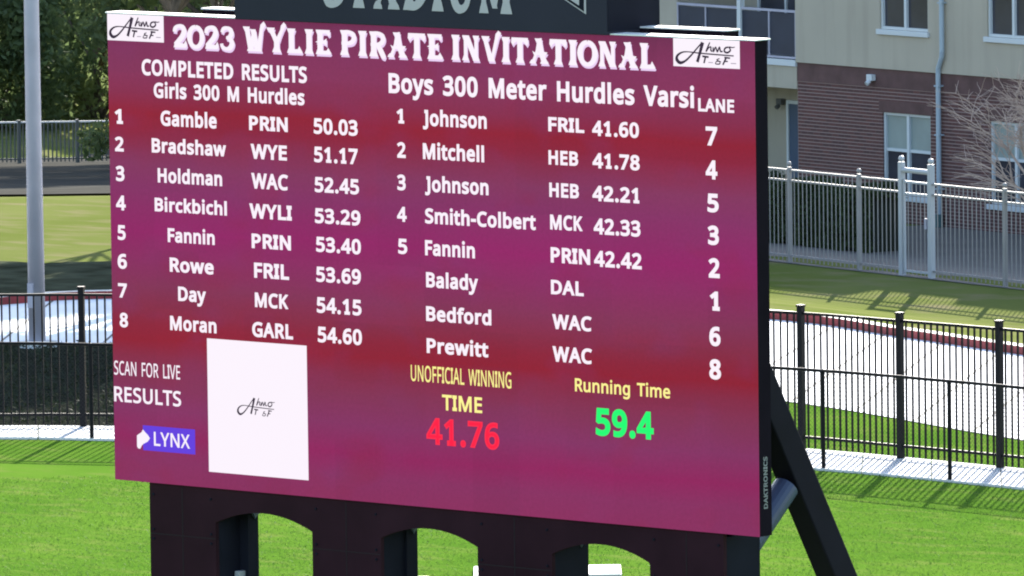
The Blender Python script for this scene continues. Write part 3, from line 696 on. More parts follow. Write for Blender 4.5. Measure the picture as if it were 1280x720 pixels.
'o':(485,[[442,216,440,181,436,150,428,121,417,95,404,71,388,51,369,33,348,18,324,7,299,-1,271,-6,241,-8,214,-6,188,-1,163,7,140,18,119,33,100,51,84,71,70,95,59,121,51,150,46,181,44,216,47,261,55,301,68,336,87,367,110,392,137,412,169,426,204,435,244,438,281,435,316,426,347,412,374,392,398,367,417,336,431,301,439,261],[117,216,119,184,123,154,130,128,141,105,155,86,172,71,192,59,216,53,243,51,270,53,294,59,314,71,331,86,345,105,356,128,363,154,367,184,369,216,367,248,363,277,355,303,345,325,331,344,314,359,294,370,270,376,242,379,202,374,171,359,147,335,130,303,120,263]]),
'r':(331,[[269,438,295,437,304,436,312,435,319,433,310,368,287,372,279,373,271,374,264,374,248,373,232,369,217,363,202,355,189,346,176,334,166,321,156,305,149,289,143,270,140,251,139,229,139,0,68,0,68,430,126,430,134,351,137,351,147,367,158,381,170,395,183,407,198,418,214,426,231,433,249,437]]),
's':(384,[[348,119,346,92,339,69,327,49,311,32,292,18,268,6,241,-2,210,-6,176,-8,148,-7,122,-5,99,-1,78,5,59,11,42,19,42,83,60,75,81,67,104,60,128,54,153,50,178,49,211,51,236,57,256,66,269,79,277,94,280,112,279,123,276,132,271,141,264,150,253,158,239,167,222,176,200,185,174,196,148,206,124,217,103,228,84,239,69,252,57,266,48,283,43,302,41,324,46,358,61,386,85,408,118,425,157,435,202,438,228,437,252,434,275,430,298,424,319,417,339,409,315,353,297,360,278,366,258,372,238,377,218,379,197,380,171,379,149,374,131,366,118,356,111,343,108,328,109,317,113,307,119,298,127,290,139,282,154,274,172,266,193,256,219,246,245,236,268,226,289,215,306,203,321,191,333,176,341,159,346,140]]),
't':(289,[[212,50,222,50,233,51,245,53,255,54,264,56,272,59,272,5,263,1,253,-2,240,-4,226,-6,213,-8,200,-8,178,-7,157,-3,138,4,120,13,104,27,91,44,82,66,76,93,74,125,74,375,13,375,13,409,75,437,103,528,144,528,144,430,269,430,269,375,144,375,144,127,146,103,153,83,163,69,177,58,193,52]]),
'u':(495,[[427,430,427,0,370,0,359,57,356,57,346,43,334,31,321,20,306,11,290,4,273,-1,256,-5,238,-7,220,-8,187,-6,159,-1,134,8,112,21,95,38,81,59,71,85,65,114,63,148,63,430,135,430,135,153,137,122,145,96,158,76,176,62,200,53,230,51,260,53,285,59,306,69,323,82,336,100,345,121,352,146,356,175,357,206,357,430]]),
'w':(630,[[346,243,336,276,328,308,321,335,316,357,313,357,308,335,302,307,294,275,291,264,287,253,284,242,207,1,127,1,9,431,82,431,141,201,145,186,149,170,153,154,163,109,166,96,168,84,169,73,172,73,178,97,185,128,193,160,201,188,277,431,354,431,428,188,440,149,444,135,447,122,451,109,454,96,456,84,457,74,460,74,462,84,464,95,466,108,469,122,473,137,477,153,489,201,549,431,621,431,502,1,419,1]]),
'y':(409,[[1,430,76,430,169,185,184,144,188,130,193,117,196,105,200,92,203,80,205,68,209,68,212,83,217,100,224,121,231,142,238,164,245,186,333,430,409,430,224,-59,213,-85,201,-108,188,-130,173,-148,157,-164,138,-176,117,-185,94,-191,67,-192,55,-192,44,-192,34,-190,9,-186,9,-130,30,-133,38,-134,47,-135,56,-135,72,-134,86,-131,99,-126,110,-118,121,-110,130,-99,138,-87,145,-73,152,-59,174,-2]])}
_SER = {'I': (230, [[30, 0, 30, 95, 78, 95, 78, 478, 30, 478, 30, 573, 200, 573, 200, 478, 152, 478, 152, 95, 200, 95, 200, 0]]),
        'J': None, '1': None}
GLYPHS['I'] = _SER['I']
CAPH = 573.0
_gl = {}
def glyph(ch, bold):
    k = (ch, bold)
    if k in _gl: return _gl[k]
    if ch == ' ': _gl[k] = ([], [], 330); return _gl[k]
    adv, cont = GLYPHS[ch]
    cont = [[(c[i], c[i + 1]) for i in range(0, len(c), 2)] for c in cont]
    if ch == 'i': cont = [[(x_, y_ + bold * 1.1 if y_ > 495 else y_) for x_, y_ in c] for c in cont]
    cu = bpy.data.curves.new('outline', 'CURVE'); cu.dimensions = '2D'; cu.fill_mode = 'BOTH'
    for c in cont:
        sp = cu.splines.new('POLY'); sp.points.add(len(c) - 1); sp.use_cyclic_u = True
        for i, (x, y) in enumerate(c): sp.points[i].co = (x / 1000, y / 1000, 0, 1)
    o = bpy.data.objects.new('outline', cu); me = bpy.data.meshes.new_from_object(o)
    v = [(p.co.x * 1000, p.co.y * 1000) for p in me.vertices]; f = [tuple(q.vertices) for q in me.polygons]
    bpy.data.objects.remove(o); bpy.data.curves.remove(cu); bpy.data.meshes.remove(me)
    # thicken: a band along every outline
    for c in cont:
        n = len(c); L = []
        for i in range(n):
            p = Vector(c[i]); d1 = (p - Vector(c[i - 1])).normalized(); d2 = (Vector(c[(i + 1) % n]) - p).normalized()
            t = d1 + d2
            t = t.normalized() if t.length > 1e-3 else d1
            nn = Vector((-t.y, t.x)); k_ = min(1.6, 1 / max(.35, nn.dot(Vector((-d1.y, d1.x)))))
            L.append((p + nn * bold * k_, p - nn * bold * k_))
        b_ = len(v)
        for q in L: v += [tuple(q[0]), tuple(q[1])]
        for i in range(n):
            j = (i + 1) % n; f.append((b_ + 2 * i, b_ + 2 * i + 1, b_ + 2 * j + 1, b_ + 2 * j))
    def bar(x0, x1, y0, y1):
        b_ = len(v); v.extend([(x0, y0), (x1, y0), (x1, y1), (x0, y1)]); f.append((b_, b_ + 1, b_ + 2, b_ + 3))
    if ch == '1':
        xs = [p[0] for c in cont for p in c]; xm = max(xs) - 36; bar(xm - 135, xm + 135, -bold, 62 + bold); adv = max(adv, 320)
    if ch == 'J':
        xs = [p[0] for c in cont for p in c]; bar(max(xs) - 165, max(xs), 505 - bold, 573 + bold)
    _gl[k] = (v, f, adv)
    return _gl[k]
def lettering(name, s, x0, x1, z0, cap, m, parent=None, y=-.003, bold=26, rot=None):
    """a string fitted between x0 and x1 with its capitals cap high, standing 3 mm proud"""
    V = []; F = []; cx = 0; words = []; cur = [0, 0]
    for ch in s:
        if ch == ' ':
            words.append((cur[0], len(V), cur[1], len(F))); cur = [len(V), len(F)]
        v, f, adv = glyph(ch, bold)
        b = len(V); V += [(cx + p[0], p[1]) for p in v]; F += [tuple(b + i for i in q) for q in f]
        cx += adv + bold * 1.1
    words.append((cur[0], len(V), cur[1], len(F)))
    lo = min(p[0] for p in V); hi = max(p[0] for p in V)
    kx = (x1 - x0) / (hi - lo); kz = cap / (CAPH + 2 * bold)
    mp = rot or (lambda a_, b_: (a_, y, b_))
    vv = [mp(x0 + (p[0] - lo) * kx, z0 + (p[1] + bold) * kz) for p in V]
    for v0, v1, f0, f1 in words:            # one mesh per word
        me = bpy.data.meshes.new(name); me.from_pydata(vv[v0:v1], [], [tuple(i - v0 for i in q) for q in F[f0:f1]]); me.materials.append(m); me.update()
        o = link(name, me, parent or sb)
    return o

def ribbon(mb, pts, wd, y, ox=0, oz=0, kx=1, kz=1, n=0):
    """a pen stroke of varying width through points (2D), as one strip of quads"""
    P = [Vector((p[0], p[1])) for p in pts]
    W = wd if isinstance(wd, (list, tuple)) else [wd] * len(P)
    if n:
        Q = []; WW = []
        for i in range(len(P) - 1):
            p0 = P[max(i - 1, 0)]; p1 = P[i]; p2 = P[i + 1]; p3 = P[min(i + 2, len(P) - 1)]
            for k in range(n):
                t = k / n
                Q.append(0.5 * ((2 * p1) + (p2 - p0) * t + (2 * p0 - 5 * p1 + 4 * p2 - p3) * t * t + (3 * p1 - p0 - 3 * p2 + p3) * t ** 3))
                WW.append(W[i] * (1 - t) + W[i + 1] * t)
        Q.append(P[-1]); WW.append(W[-1]); P = Q; W = WW
    L = []
    for i, p in enumerate(P):
        d = (P[min(i + 1, len(P) - 1)] - P[max(i - 1, 0)])
        d = d.normalized() if d.length > 0 else Vector((1, 0))
        nn = Vector((-d.y, d.x)) * W[i] / 2
        L.append((p + nn, p - nn))
    for (a, b), (c, d) in zip(L, L[1:]):
        mb.face([(ox + q.x * kx, y, oz + q.y * kz) for q in (a, b, d, c)])

TEXT = [('heading', 'COMPLETED RESULTS', -3.951, -1.589, 6.237, 0.17),
('heading', 'Girls 300 M Hurdles', -3.782, -1.627, 6.005, 0.16),
('heading', 'Boys 300 Meter Hurdles Varsi', -0.449, 3.659, 6.178, 0.206),
('heading', 'LANE', 3.711, 4.179, 6.149, 0.132),
('place_number', '1', -4.358, -4.237, 5.709, 0.157),
('place_number', '2', -4.361, -4.232, 5.417, 0.155),
('place_number', '3', -4.356, -4.228, 5.103, 0.161),
('place_number', '4', -4.358, -4.217, 4.794, 0.157),
('place_number', '5', -4.342, -4.225, 4.48, 0.157),
('place_number', '6', -4.349, -4.214, 4.175, 0.157),
('place_number', '7', -4.35, -4.221, 3.867, 0.153),
('place_number', '8', -4.334, -4.212, 3.554, 0.153),
('place_number', '1', -0.346, -0.241, 5.87, 0.151),
('place_number', '2', -0.345, -0.226, 5.516, 0.161),
('place_number', '3', -0.351, -0.232, 5.182, 0.161),
('place_number', '4', -0.357, -0.225, 4.858, 0.154),
('place_number', '5', -0.349, -0.222, 4.526, 0.157),
('runner_name', 'Gamble', -3.688, -2.881, 5.714, 0.16),
('runner_name', 'Bradshaw', -3.824, -2.752, 5.426, 0.152),
('runner_name', 'Holdman', -3.744, -2.816, 5.113, 0.152),
('runner_name', 'Birckbichl', -3.795, -2.754, 4.807, 0.144),
('runner_name', 'Fannin', -3.613, -2.936, 4.49, 0.148),
('runner_name', 'Rowe', -3.591, -2.957, 4.178, 0.151),
('runner_name', 'Day', -3.476, -3.073, 3.876, 0.152),
('runner_name', 'Moran', -3.599, -2.93, 3.561, 0.152),
('runner_name', 'Johnson', 0.018, 0.89, 5.86, 0.164),
('runner_name', 'Mitchell', 0.011, 0.849, 5.517, 0.164),
('runner_name', 'Johnson', 0.035, 0.903, 5.183, 0.16),
('runner_name', 'Smith-Colbert', 0.029, 1.537, 4.857, 0.156),
('runner_name', 'Fannin', 0.023, 0.706, 4.528, 0.157),
('runner_name', 'Balady', 0.031, 0.744, 4.199, 0.157),
('runner_name', 'Bedford', 0.025, 0.918, 3.852, 0.153),
('runner_name', 'Prewitt', 0.027, 0.871, 3.522, 0.153),
('school_code', 'PRIN', -2.418, -1.87, 5.718, 0.151),
('school_code', 'WYE', -2.402, -1.888, 5.42, 0.156),
('school_code', 'WAC', -2.399, -1.877, 5.109, 0.163),
('school_code', 'WYLI', -2.434, -1.832, 4.797, 0.155),
('school_code', 'PRIN', -2.407, -1.85, 4.485, 0.153),
('school_code', 'FRIL', -2.379, -1.883, 4.176, 0.159),
('school_code', 'MCK', -2.374, -1.897, 3.869, 0.153),
('school_code', 'GARL', -2.419, -1.839, 3.556, 0.157),
('school_code', 'FRIL', 1.722, 2.204, 5.87, 0.146),
('school_code', 'HEB', 1.72, 2.117, 5.533, 0.146),
('school_code', 'HEB', 1.725, 2.122, 5.204, 0.146),
('school_code', 'MCK', 1.731, 2.167, 4.874, 0.152),
('school_code', 'PRIN', 1.733, 2.261, 4.538, 0.157),
('school_code', 'DAL', 1.731, 2.17, 4.216, 0.147),
('school_code', 'WAC', 1.743, 2.272, 3.863, 0.151),
('school_code', 'WAC', 1.741, 2.272, 3.531, 0.157),
('finish_time', '50.03', -1.504, -0.888, 5.717, 0.162),
('finish_time', '51.17', -1.504, -0.894, 5.422, 0.162),
('finish_time', '52.45', -1.502, -0.881, 5.111, 0.158),
('finish_time', '53.29', -1.506, -0.867, 4.789, 0.156),
('finish_time', '53.40', -1.495, -0.867, 4.491, 0.157),
('finish_time', '53.69', -1.499, -0.873, 4.179, 0.158),
('finish_time', '54.15', -1.498, -0.871, 3.857, 0.163),
('finish_time', '54.60', -1.49, -0.871, 3.55, 0.163),
('finish_time', '41.60', 2.309, 2.929, 5.849, 0.154),
('finish_time', '41.78', 2.309, 2.935, 5.522, 0.154),
('finish_time', '42.21', 2.303, 2.924, 5.19, 0.156),
('finish_time', '42.33', 2.314, 2.935, 4.854, 0.162),
('finish_time', '42.42', 2.314, 2.946, 4.526, 0.162),
('lane_number', '7', 3.805, 3.956, 5.812, 0.19),
('lane_number', '4', 3.8, 3.952, 5.475, 0.19),
('lane_number', '5', 3.817, 3.965, 5.146, 0.187),
('lane_number', '3', 3.817, 3.963, 4.82, 0.192),
('lane_number', '2', 3.823, 3.969, 4.489, 0.197),
('lane_number', '1', 3.834, 3.964, 4.161, 0.193),
('lane_number', '6', 3.824, 3.97, 3.807, 0.193),
('lane_number', '8', 3.819, 3.972, 3.472, 0.201),
('scan', 'SCAN FOR LIVE', -4.428, -3.467, 3.044, 0.148),
('scan', 'RESULTS', -4.434, -3.458, 2.758, 0.161),
('lynx', 'LYNX', -3.86, -3.337, 2.321, 0.148),
('yellow', 'UNOFFICIAL WINNING', -0.197, 1.179, 3.221, 0.166),
('yellow', 'TIME', 0.229, 0.777, 2.944, 0.161),
('yellow', 'Running Time', 2.037, 3.302, 3.244, 0.134),
('red', '41.76', 0.006, 1.006, 2.58, 0.276),
('green', '59.4', 2.308, 3.079, 2.813, 0.281),
('title', '2023', -3.487, -2.603, 6.538, 0.24),
('title', 'WYLIE', -2.481, -1.235, 6.535, 0.255),
('title', 'PIRATE', -1.112, 0.312, 6.539, 0.258),
('title', 'INVITATIONAL', 0.425, 3.161, 6.543, 0.256)]
for kind, s, x0, x1, z0, cap in TEXT:
    if kind == 'title': continue
    m = {'yellow': E_YEL, 'red': E_RED, 'green': E_GRN}.get(kind, E_WHITE)
    bold = {'scan': 14, 'yellow': 22, 'red': 34, 'green': 42, 'lynx': 14, 'heading': 36, 'lane_number': 40}.get(kind, 36)
    if s == 'UNOFFICIAL WINNING': bold = 10
    if s == 'SCAN FOR LIVE': bold = 9
    if s == 'RESULTS': bold = 20
    name = {'scan': 'caption', 'yellow': 'caption', 'red': 'winning_time', 'green': 'running_time', 'lynx': 'logo_lettering'}.get(kind, kind)
    o = lettering(name, s, x0, x1, z0, cap, m, scr, y=-.0035 if kind != 'lynx' else -.006, bold=bold)
    if kind == 'red': o['label'] = 'red winning time digits'
    if kind == 'green': o['label'] = 'green running time digits'

# ------------------------------------------------ slab-serif title letters
def stem(mb, x, w, y, T, hb=0, ht=1, fl=.085, wb=None):
    """upright with flared feet; T maps (x, z) to the board"""
    f1 = .07
    pts = [(x - w / 2 - fl, hb), (x + w / 2 + fl, hb), (x + w / 2 + fl * .75, hb + f1), (x + w / 2, hb + .22), (x + w / 2, ht - .2), (x + w / 2 + fl * .7, ht - f1), (x + w / 2 + fl * .9, ht),
           (x - w / 2 - fl * .9, ht), (x - w / 2 - fl * .7, ht - f1), (x - w / 2, ht - .2), (x - w / 2, hb + .22), (x - w / 2 - fl * .75, hb + f1)]
    mb.face([T(a, b, y) for a, b in pts])
def poly(mb, pts, y, T): mb.face([T(a, b, y) for a, b in pts])
def stroke2(mb, pts, wd, y, T, n=6):
    t = MB(); ribbon(t, pts, wd, 0, n=n)
    for f in t.f: mb.face([T(t.v[i][0], t.v[i][2], y) for i in f])
S_ = .25
def letter(mb, c, T, y):
    e = -.0004
    if c == 'I': stem(mb, .24, S_, y, T); return .48
    if c == 'L':
        stem(mb, .24, S_, y, T); poly(mb, [(.2, 0), (.74, 0), (.78, .05), (.62, .30), (.55, .17), (.2, .15)], y + e, T); return .80
    if c == 'E':
        stem(mb, .24, S_, y, T); poly(mb, [(.2, 0), (.72, 0), (.78, .06), (.63, .28), (.55, .16), (.2, .15)], y + e, T)
        poly(mb, [(.2, 1), (.72, 1), (.73, .80), (.66, .74), (.56, .85), (.2, .86)], y + e, T)
        poly(mb, [(.02, .50), (.2, .44), (.44, .44), (.56, .36), (.56, .66), (.44, .58), (.2, .58)], y + 2 * e, T); return .80
    if c == 'T':
        stem(mb, .40, S_, y, T); poly(mb, [(.0, 1), (.80, 1), (.82, .80), (.74, .68), (.66, .78), (.56, .84), (.24, .84), (.14, .78), (.06, .68), (-.02, .80)], y + e, T); return .82
    if c == 'P' or c == 'R':
        stem(mb, .24, S_, y, T); stroke2(mb, [(.22, .93), (.45, .93), (.66, .84), (.70, .70), (.62, .55), (.42, .48), (.10, .48)], [.14, .15, .2, .22, .2, .15, .12], y + e, T)
        if c == 'R':
            stroke2(mb, [(.42, .48), (.56, .28), (.70, .04), (.80, -.02)], [.16, .24, .24, .12], y + 2 * e, T); return .86
        return .82
    if c == 'A':
        stroke2(mb, [(.44, .98), (.36, .5), (.16, .06)], [.12, .12, .13], y, T, 2); stroke2(mb, [(.46, 1.0), (.56, .5), (.72, .06)], [.26, .25, .26], y + e, T, 2)
        poly(mb, [(.0, 0), (.32, 0), (.30, .07), (.22, .16), (.10, .16), (.02, .07)], y + 2 * e, T); poly(mb, [(.52, 0), (.94, 0), (.90, .08), (.80, .18), (.60, .16), (.54, .07)], y + 2 * e, T)
        poly(mb, [(.22, .34), (.80, .34), (.88, .46), (.70, .48), (.26, .44), (.14, .50)], y + 3 * e, T); poly(mb, [(.26, 1), (.62, 1), (.58, .88), (.32, .88)], y + 3 * e, T); return .94
    if c == 'N':
        stem(mb, .20, .16, y, T); stem(mb, .72, .16, y, T); poly(mb, [(.10, 1), (.38, 1), (.84, .0), (.58, .0)], y + e, T); return .94
    if c == 'V':
        poly(mb, [(.0, 1), (.40, 1), (.36, .90), (.30, .84), (.52, .22), (.56, 0), (.34, 0), (.10, .82), (.04, .90)], y, T); poly(mb, [(.36, 0), (.66, 0), (.60, .16), (.86, .96), (.98, 1.14), (.84, 1.24), (.70, 1.10), (.66, .90), (.46, .16)], y + e, T); return .90
    if c == 'Y':
        poly(mb, [(.0, 1), (.40, 1), (.36, .88), (.56, .50), (.40, .40), (.12, .86), (.04, .90)], y, T); poly(mb, [(.40, .40), (.60, .44), (.82, .90), (.96, 1.12), (.84, 1.24), (.70, 1.10), (.66, .92), (.44, .54)], y + e, T)
        stem(mb, .48, S_, y + 2 * e, T, 0, .62, .09); return .90
    if c == 'W':
        poly(mb, [(.0, 1), (.34, 1), (.31, .88), (.42, .3), (.50, 0), (.26, 0), (.10, .84), (.04, .90)], y, T); poly(mb, [(.36, .9), (.62, .9), (.74, .3), (.84, 0), (.58, 0)], y + e, T)
        poly(mb, [(.30, 0), (.50, 0), (.60, .80), (.44, .86)], y + 2 * e, T); poly(mb, [(.64, 0), (.86, 0), (.98, .90), (1.12, 1.10), (1.02, 1.24), (.86, 1.10), (.82, .92)], y + 3 * e, T)
        poly(mb, [(.20, 0), (.92, 0), (.90, .09), (.22, .09)], y + 4 * e, T); return 1.10
    if c in 'O0':
        w_ = .42; stroke2(mb, [(w_ + .36 * math.sin(a * math.pi / 6), .5 + .44 * math.cos(a * math.pi / 6)) for a in range(13)], [.16, .2, .24, .27, .24, .2, .16, .2, .24, .27, .24, .2, .16], y, T, 3); return .86
    if c == '2':
        stroke2(mb, [(.10, .68), (.14, .84), (.32, .94), (.56, .90), (.64, .72), (.52, .48), (.28, .26), (.12, .12)], [.2, .2, .15, .22, .28, .26, .22, .2], y, T, 4)
        poly(mb, [(.04, 0), (.74, 0), (.80, .10), (.74, .34), (.62, .18), (.30, .22), (.10, .20)], y + e, T); return .82
    if c == '3':
        stroke2(mb, [(.12, .74), (.20, .90), (.42, .95), (.62, .86), (.64, .68), (.50, .54), (.36, .50)], [.16, .18, .14, .22, .26, .18, .12], y, T, 4)
        stroke2(mb, [(.36, .54), (.56, .48), (.68, .30), (.58, .10), (.36, .04), (.14, .12), (.10, .26)], [.12, .2, .28, .24, .14, .18, .18], y + e, T, 4); return .82
    if c == 'S':
        stroke2(mb, [(.74, .74), (.66, .90), (.42, .93), (.20, .84), (.20, .64), (.42, .52), (.66, .40), (.70, .20), (.48, .07), (.22, .09), (.10, .26)], [.16, .18, .15, .2, .24, .26, .24, .2, .15, .18, .16], y, T, 4); return .84
    if c == 'D':
        stem(mb, .24, S_, y, T, fl=.10); stroke2(mb, [(.2, .92), (.48, .90), (.70, .72), (.72, .5), (.70, .28), (.48, .10), (.2, .08)], [.16, .18, .26, .28, .26, .18, .16], y + e, T, 4); return .90
    if c == 'U':
        stem(mb, .22, S_, y, T, .42, 1, .07); stem(mb, .74, .18, y, T, .42, 1, .07)
        stroke2(mb, [(.22, .56), (.23, .28), (.34, .10), (.50, .06), (.66, .14), (.74, .32), (.74, .56)], [.25, .25, .22, .16, .16, .18, .18], y + e, T, 4); return .98
    if c == 'M':
        stem(mb, .20, .16, y, T); stem(mb, .98, .24, y, T); poly(mb, [(.08, 1), (.36, 1), (.68, .1), (.50, .1)], y + e, T); poly(mb, [(.52, .1), (.64, .1), (.94, 1), (.80, 1)], y + 2 * e, T); return 1.22
    return .4
def slab_text(name, s, x0, x1, z0, cap, m, parent, y, gap=.05, space=.5):
    mb = MB(); cx = 0
    def T(a, b, yy): return (cx + a, yy, b)
    for c in s:
        if c == ' ': cx += space; continue
        cx += letter(mb, c, T, y) + gap
    lo = min(v[0] for v in mb.v); hi = max(v[0] for v in mb.v)
    mb.v = [(x0 + (v[0] - lo) * (x1 - x0) / (hi - lo), v[1], z0 + v[2] * cap) for v in mb.v]
    return mb.build(name, m, parent)
E_LAV = emis('led_lavender', lin(236, 208, 246), 1.0)
for kind, s, x0, x1, z0, cap in TEXT:
    if kind == 'title':
        slab_text('title_shadow', s, x0 + .008, x1 + .008, z0 - .014, cap, E_LAV, scr, -.0035)
        slab_text('title_lettering', s, x0, x1, z0 + .008, cap, E_WHITE, scr, -.0085)

# ------------------------------------------------ the club logo panels
def ahmo(px0, px1, pz0, pz1, y, ink, parent, name='logo_lettering', weight=1.0):
    """brush-script Ahmo over T & F; u,v run over the panel"""
    mb = MB(); kx = px1 - px0; kz = pz1 - pz0
    def st(pts, wd, n=5):
        # widths are given in panel heights
        P = [(p[0] * kx, p[1] * kz) for p in pts]
        ribbon(mb, P, [w_ * kz * weight for w_ in wd], y - .0002 * st.k, px0, pz0, n=n); st.k += 1
    st.k = 0
    st([(.435, .88), (.34, .62), (.26, .40), (.17, .20), (.09, .13), (.04, .24), (.05, .38), (.12, .50), (.22, .53), (.40, .50), (.66, .475), (.93, .455)], [.05, .06, .07, .08, .12, .15, .10, .06, .04, .05, .05, .045], 6)
    st([(.445, .89), (.425, .70), (.395, .45), (.36, .18)], [.16, .14, .12, .13], 3)
    w2 = 1.55
    def s2(pts, wd, n=5): st(pts, [x_ * w2 for x_ in wd], n)
    s2([(.56, .90), (.525, .72), (.50, .57), (.54, .70), (.575, .74), (.575, .62), (.60, .58)], [.03, .045, .04, .03, .035, .045, .03])
    s2([(.61, .74), (.615, .58), (.65, .74), (.675, .58), (.71, .75), (.725, .60), (.76, .60)], [.03, .045, .035, .045, .035, .045, .03])
    s2([(.85, .76), (.80, .72), (.785, .61), (.83, .56), (.88, .65), (.86, .76), (.91, .75), (.95, .77)], [.035, .045, .05, .045, .045, .035, .025, .02])
    s2([(.44, .395), (.54, .375)], [.045, .045], 1); s2([(.49, .38), (.465, .15)], [.05, .045], 2)
    s2([(.71, .34), (.665, .29), (.71, .23), (.71, .15), (.645, .15), (.67, .24), (.735, .23)], [.025, .025, .03, .03, .025, .025, .02])
    s2([(.785, .385), (.875, .37)], [.045, .035], 1); s2([(.81, .36), (.76, .12)], [.05, .045], 2); s2([(.785, .25), (.84, .25)], [.035, .03], 1)
    return mb.build(name, ink, parent)
LW, LZ0, LZ1 = .86, 6.59, 6.871
for x0 in (-4.475, 3.394):
    x0 = max(x0, -HW + .001)
    x1 = (-3.625 if x0 < 0 else 4.257)
    pn = MB().box(x0, x1, -.004, -.0005, LZ0, LZ1).build('logo_panel', E_WHITE, scr)
    ahmo(x0 + .015, x1 - .015, LZ0, LZ1, -.0065, E_INK, scr)
    mb = MB(); kx = x1 - x0
    for u0, u1 in ((.53, .60), (.87, .95)):
        mb.box(x0 + u0 * kx, x0 + u1 * kx, -.0062, -.0052, LZ0 + .048, LZ0 + .056)
    mb.build('logo_fine_print', E_GREY, scr)
# white square where the scannable code is shown, keeping only the club logo in its middle
MB().box(-3.070, -1.652, -.004, -.0005, 2.096, 3.503).build('white_panel', E_WHITE, scr)
ahmo(-2.66, -2.08, 2.70, 2.94, -.0065, E_INK, scr, weight=.8)
# violet timing-company badge
MB().box(-4.02, -3.266, -.0045, -.0005, 2.264, 2.528).build('logo_badge', E_VIO, scr)
mb = MB(); mb.face([(x, -.0065, z) for x, z in ((-4.106, 2.415), (-4.037, 2.454), (-4.017, 2.484), (-3.987, 2.458), (-3.941, 2.425), (-3.917, 2.395), (-3.952, 2.357), (-4.011, 2.332), (-4.036, 2.313), (-4.061, 2.276), (-4.09, 2.278), (-4.107, 2.298))][::-1])
mb.build('logo_emblem', E_WHITE, scr)

# maker's name up the side of the cabinet
M_DIM = mat('white_print', (.45, .45, .46), .6)
lettering('side_lettering', 'DAKTRONICS', 2.20, 2.72, 0, .060, M_DIM, sb, bold=30, rot=lambda a, b: (HW + .003, .135 - b, a))

# ------------------------------------------------ name sign on top
sg = MB().box(-2.55, 2.57, -.06, .76, 6.872, 9.05).build('name_sign', M_SIGN, sb, bevel=.01)
MB().box(2.571, 2.577, -.05, .75, 6.91, 9.04).build('sign_end_panel', M_CLAD2, sb)
MB().box(-2.557, -2.551, -.05, .75, 6.91, 9.04).build('sign_end_panel', M_CLAD2, sb)
M_LET = mat('pale_grey_letters', (.42, .38, .40), .6)
slab_text('sign_lettering', 'STADIUM', -1.30, 1.31, 7.045, .52, M_LET, sb, -.066, gap=.10)
TRI = [(2.30, 7.075), (2.30, 7.72), (.97, 7.72)]
def inset(tri, k):
    cx = sum(p[0] for p in tri) / 3; cz = sum(p[1] for p in tri) / 3
    return [(cx + (p[0] - cx) * k, cz + (p[1] - cz) * k) for p in tri]
for k, (sc_, m) in enumerate(((1, M_LET), (.94, M_CLAD2), (.80, M_LET))):
    mb = MB(); mb.face([(x, -.064 - .002 * k, z) for x, z in inset(TRI, sc_)][::-1]); mb.build('emblem', m, sb)

# ------------------------------------------------ arcade of legs
FX0, FX1, FY = -3.97, 3.95, .03
OPEN = [(-3.02, -1.64), (-.68, .66), (1.67, 2.98)]
ZS, ZA = 1.555, 1.70
mb = MB()
def arcface(y, flip):
    for a, b in OPEN:
        N_ = 16; pts = []
        for i in range(N_ + 1):
            x = a + (b - a) * i / N_; u_ = 2 * i / N_ - 1
            pts.append((x, ZS + (ZA - ZS) * (1 - u_ * u_)))
        for (xa, za), (xb, zb) in zip(pts, pts[1:]):
            q = [(xa, y, za), (xb, y, zb), (xb, y, ZB - .002), (xa, y, ZB - .002)]
            mb.face(q if not flip else q[::-1])
            if not flip: mb.face([(xa, FY, za), (xa, FY + .05, za), (xb, FY + .05, zb), (xb, FY, zb)])
arcface(FY, False); arcface(FY + .05, True)
edges = [FX0] + [v for o_ in OPEN for v in o_] + [FX1]
for a, b in zip(edges[0::2], edges[1::2]):
    mb.box(a, b, FY, FY + .05, .0, ZB - .002)
mb.build('arched_facing', M_CLAD, sb)
M_SEAM = mat('panel_seam', (.006, .005, .006), .8)
for a, b in zip(edges[0::2], edges[1::2]):
    MB().box(a + .004, b - .001, FY + .052, .60, 0, 1.88).build('column', M_CLAD2, sb)
    MB().box(a - .08, b + .08, -.08, .72, -.05, .12).build('column_footing', M_CONC, sb, bevel=.01)
    for zz_ in (.75, 1.38): MB().box(a + .003, b - .003, FY - .002, FY - .0005, zz_, zz_ + .007).build('panel_seam', M_SEAM, sb)
    for bx_ in (a + .06, b - .06):
        for bz_ in (.70, .80, 1.33, 1.43, 1.80): MB().tube([(bx_, FY, bz_), (bx_, FY - .012, bz_)], .014, 6).build('bolt', M_CLAD2, sb)
    MB().box((a + b) / 2 - .004, (a + b) / 2 + .004, FY - .002, FY - .0005, .12, ZB - .02).build('panel_seam', M_SEAM, sb)
MB().box(FX0 + .01, FX1 - .01, .20, .58, 1.76, ZB + .02).build('cross_beam', M_CLAD2, sb)
MB().box(-3.012, -2.95, .30, .48, .45, 1.02).build('junction_box', mat('box_grey', (.35, .36, .38), .5), sb, bevel=.01)
MB().tube([(-2.98, .39, 0), (-2.98, .39, .45)], .02, 8).build('conduit', M_POLE, sb)
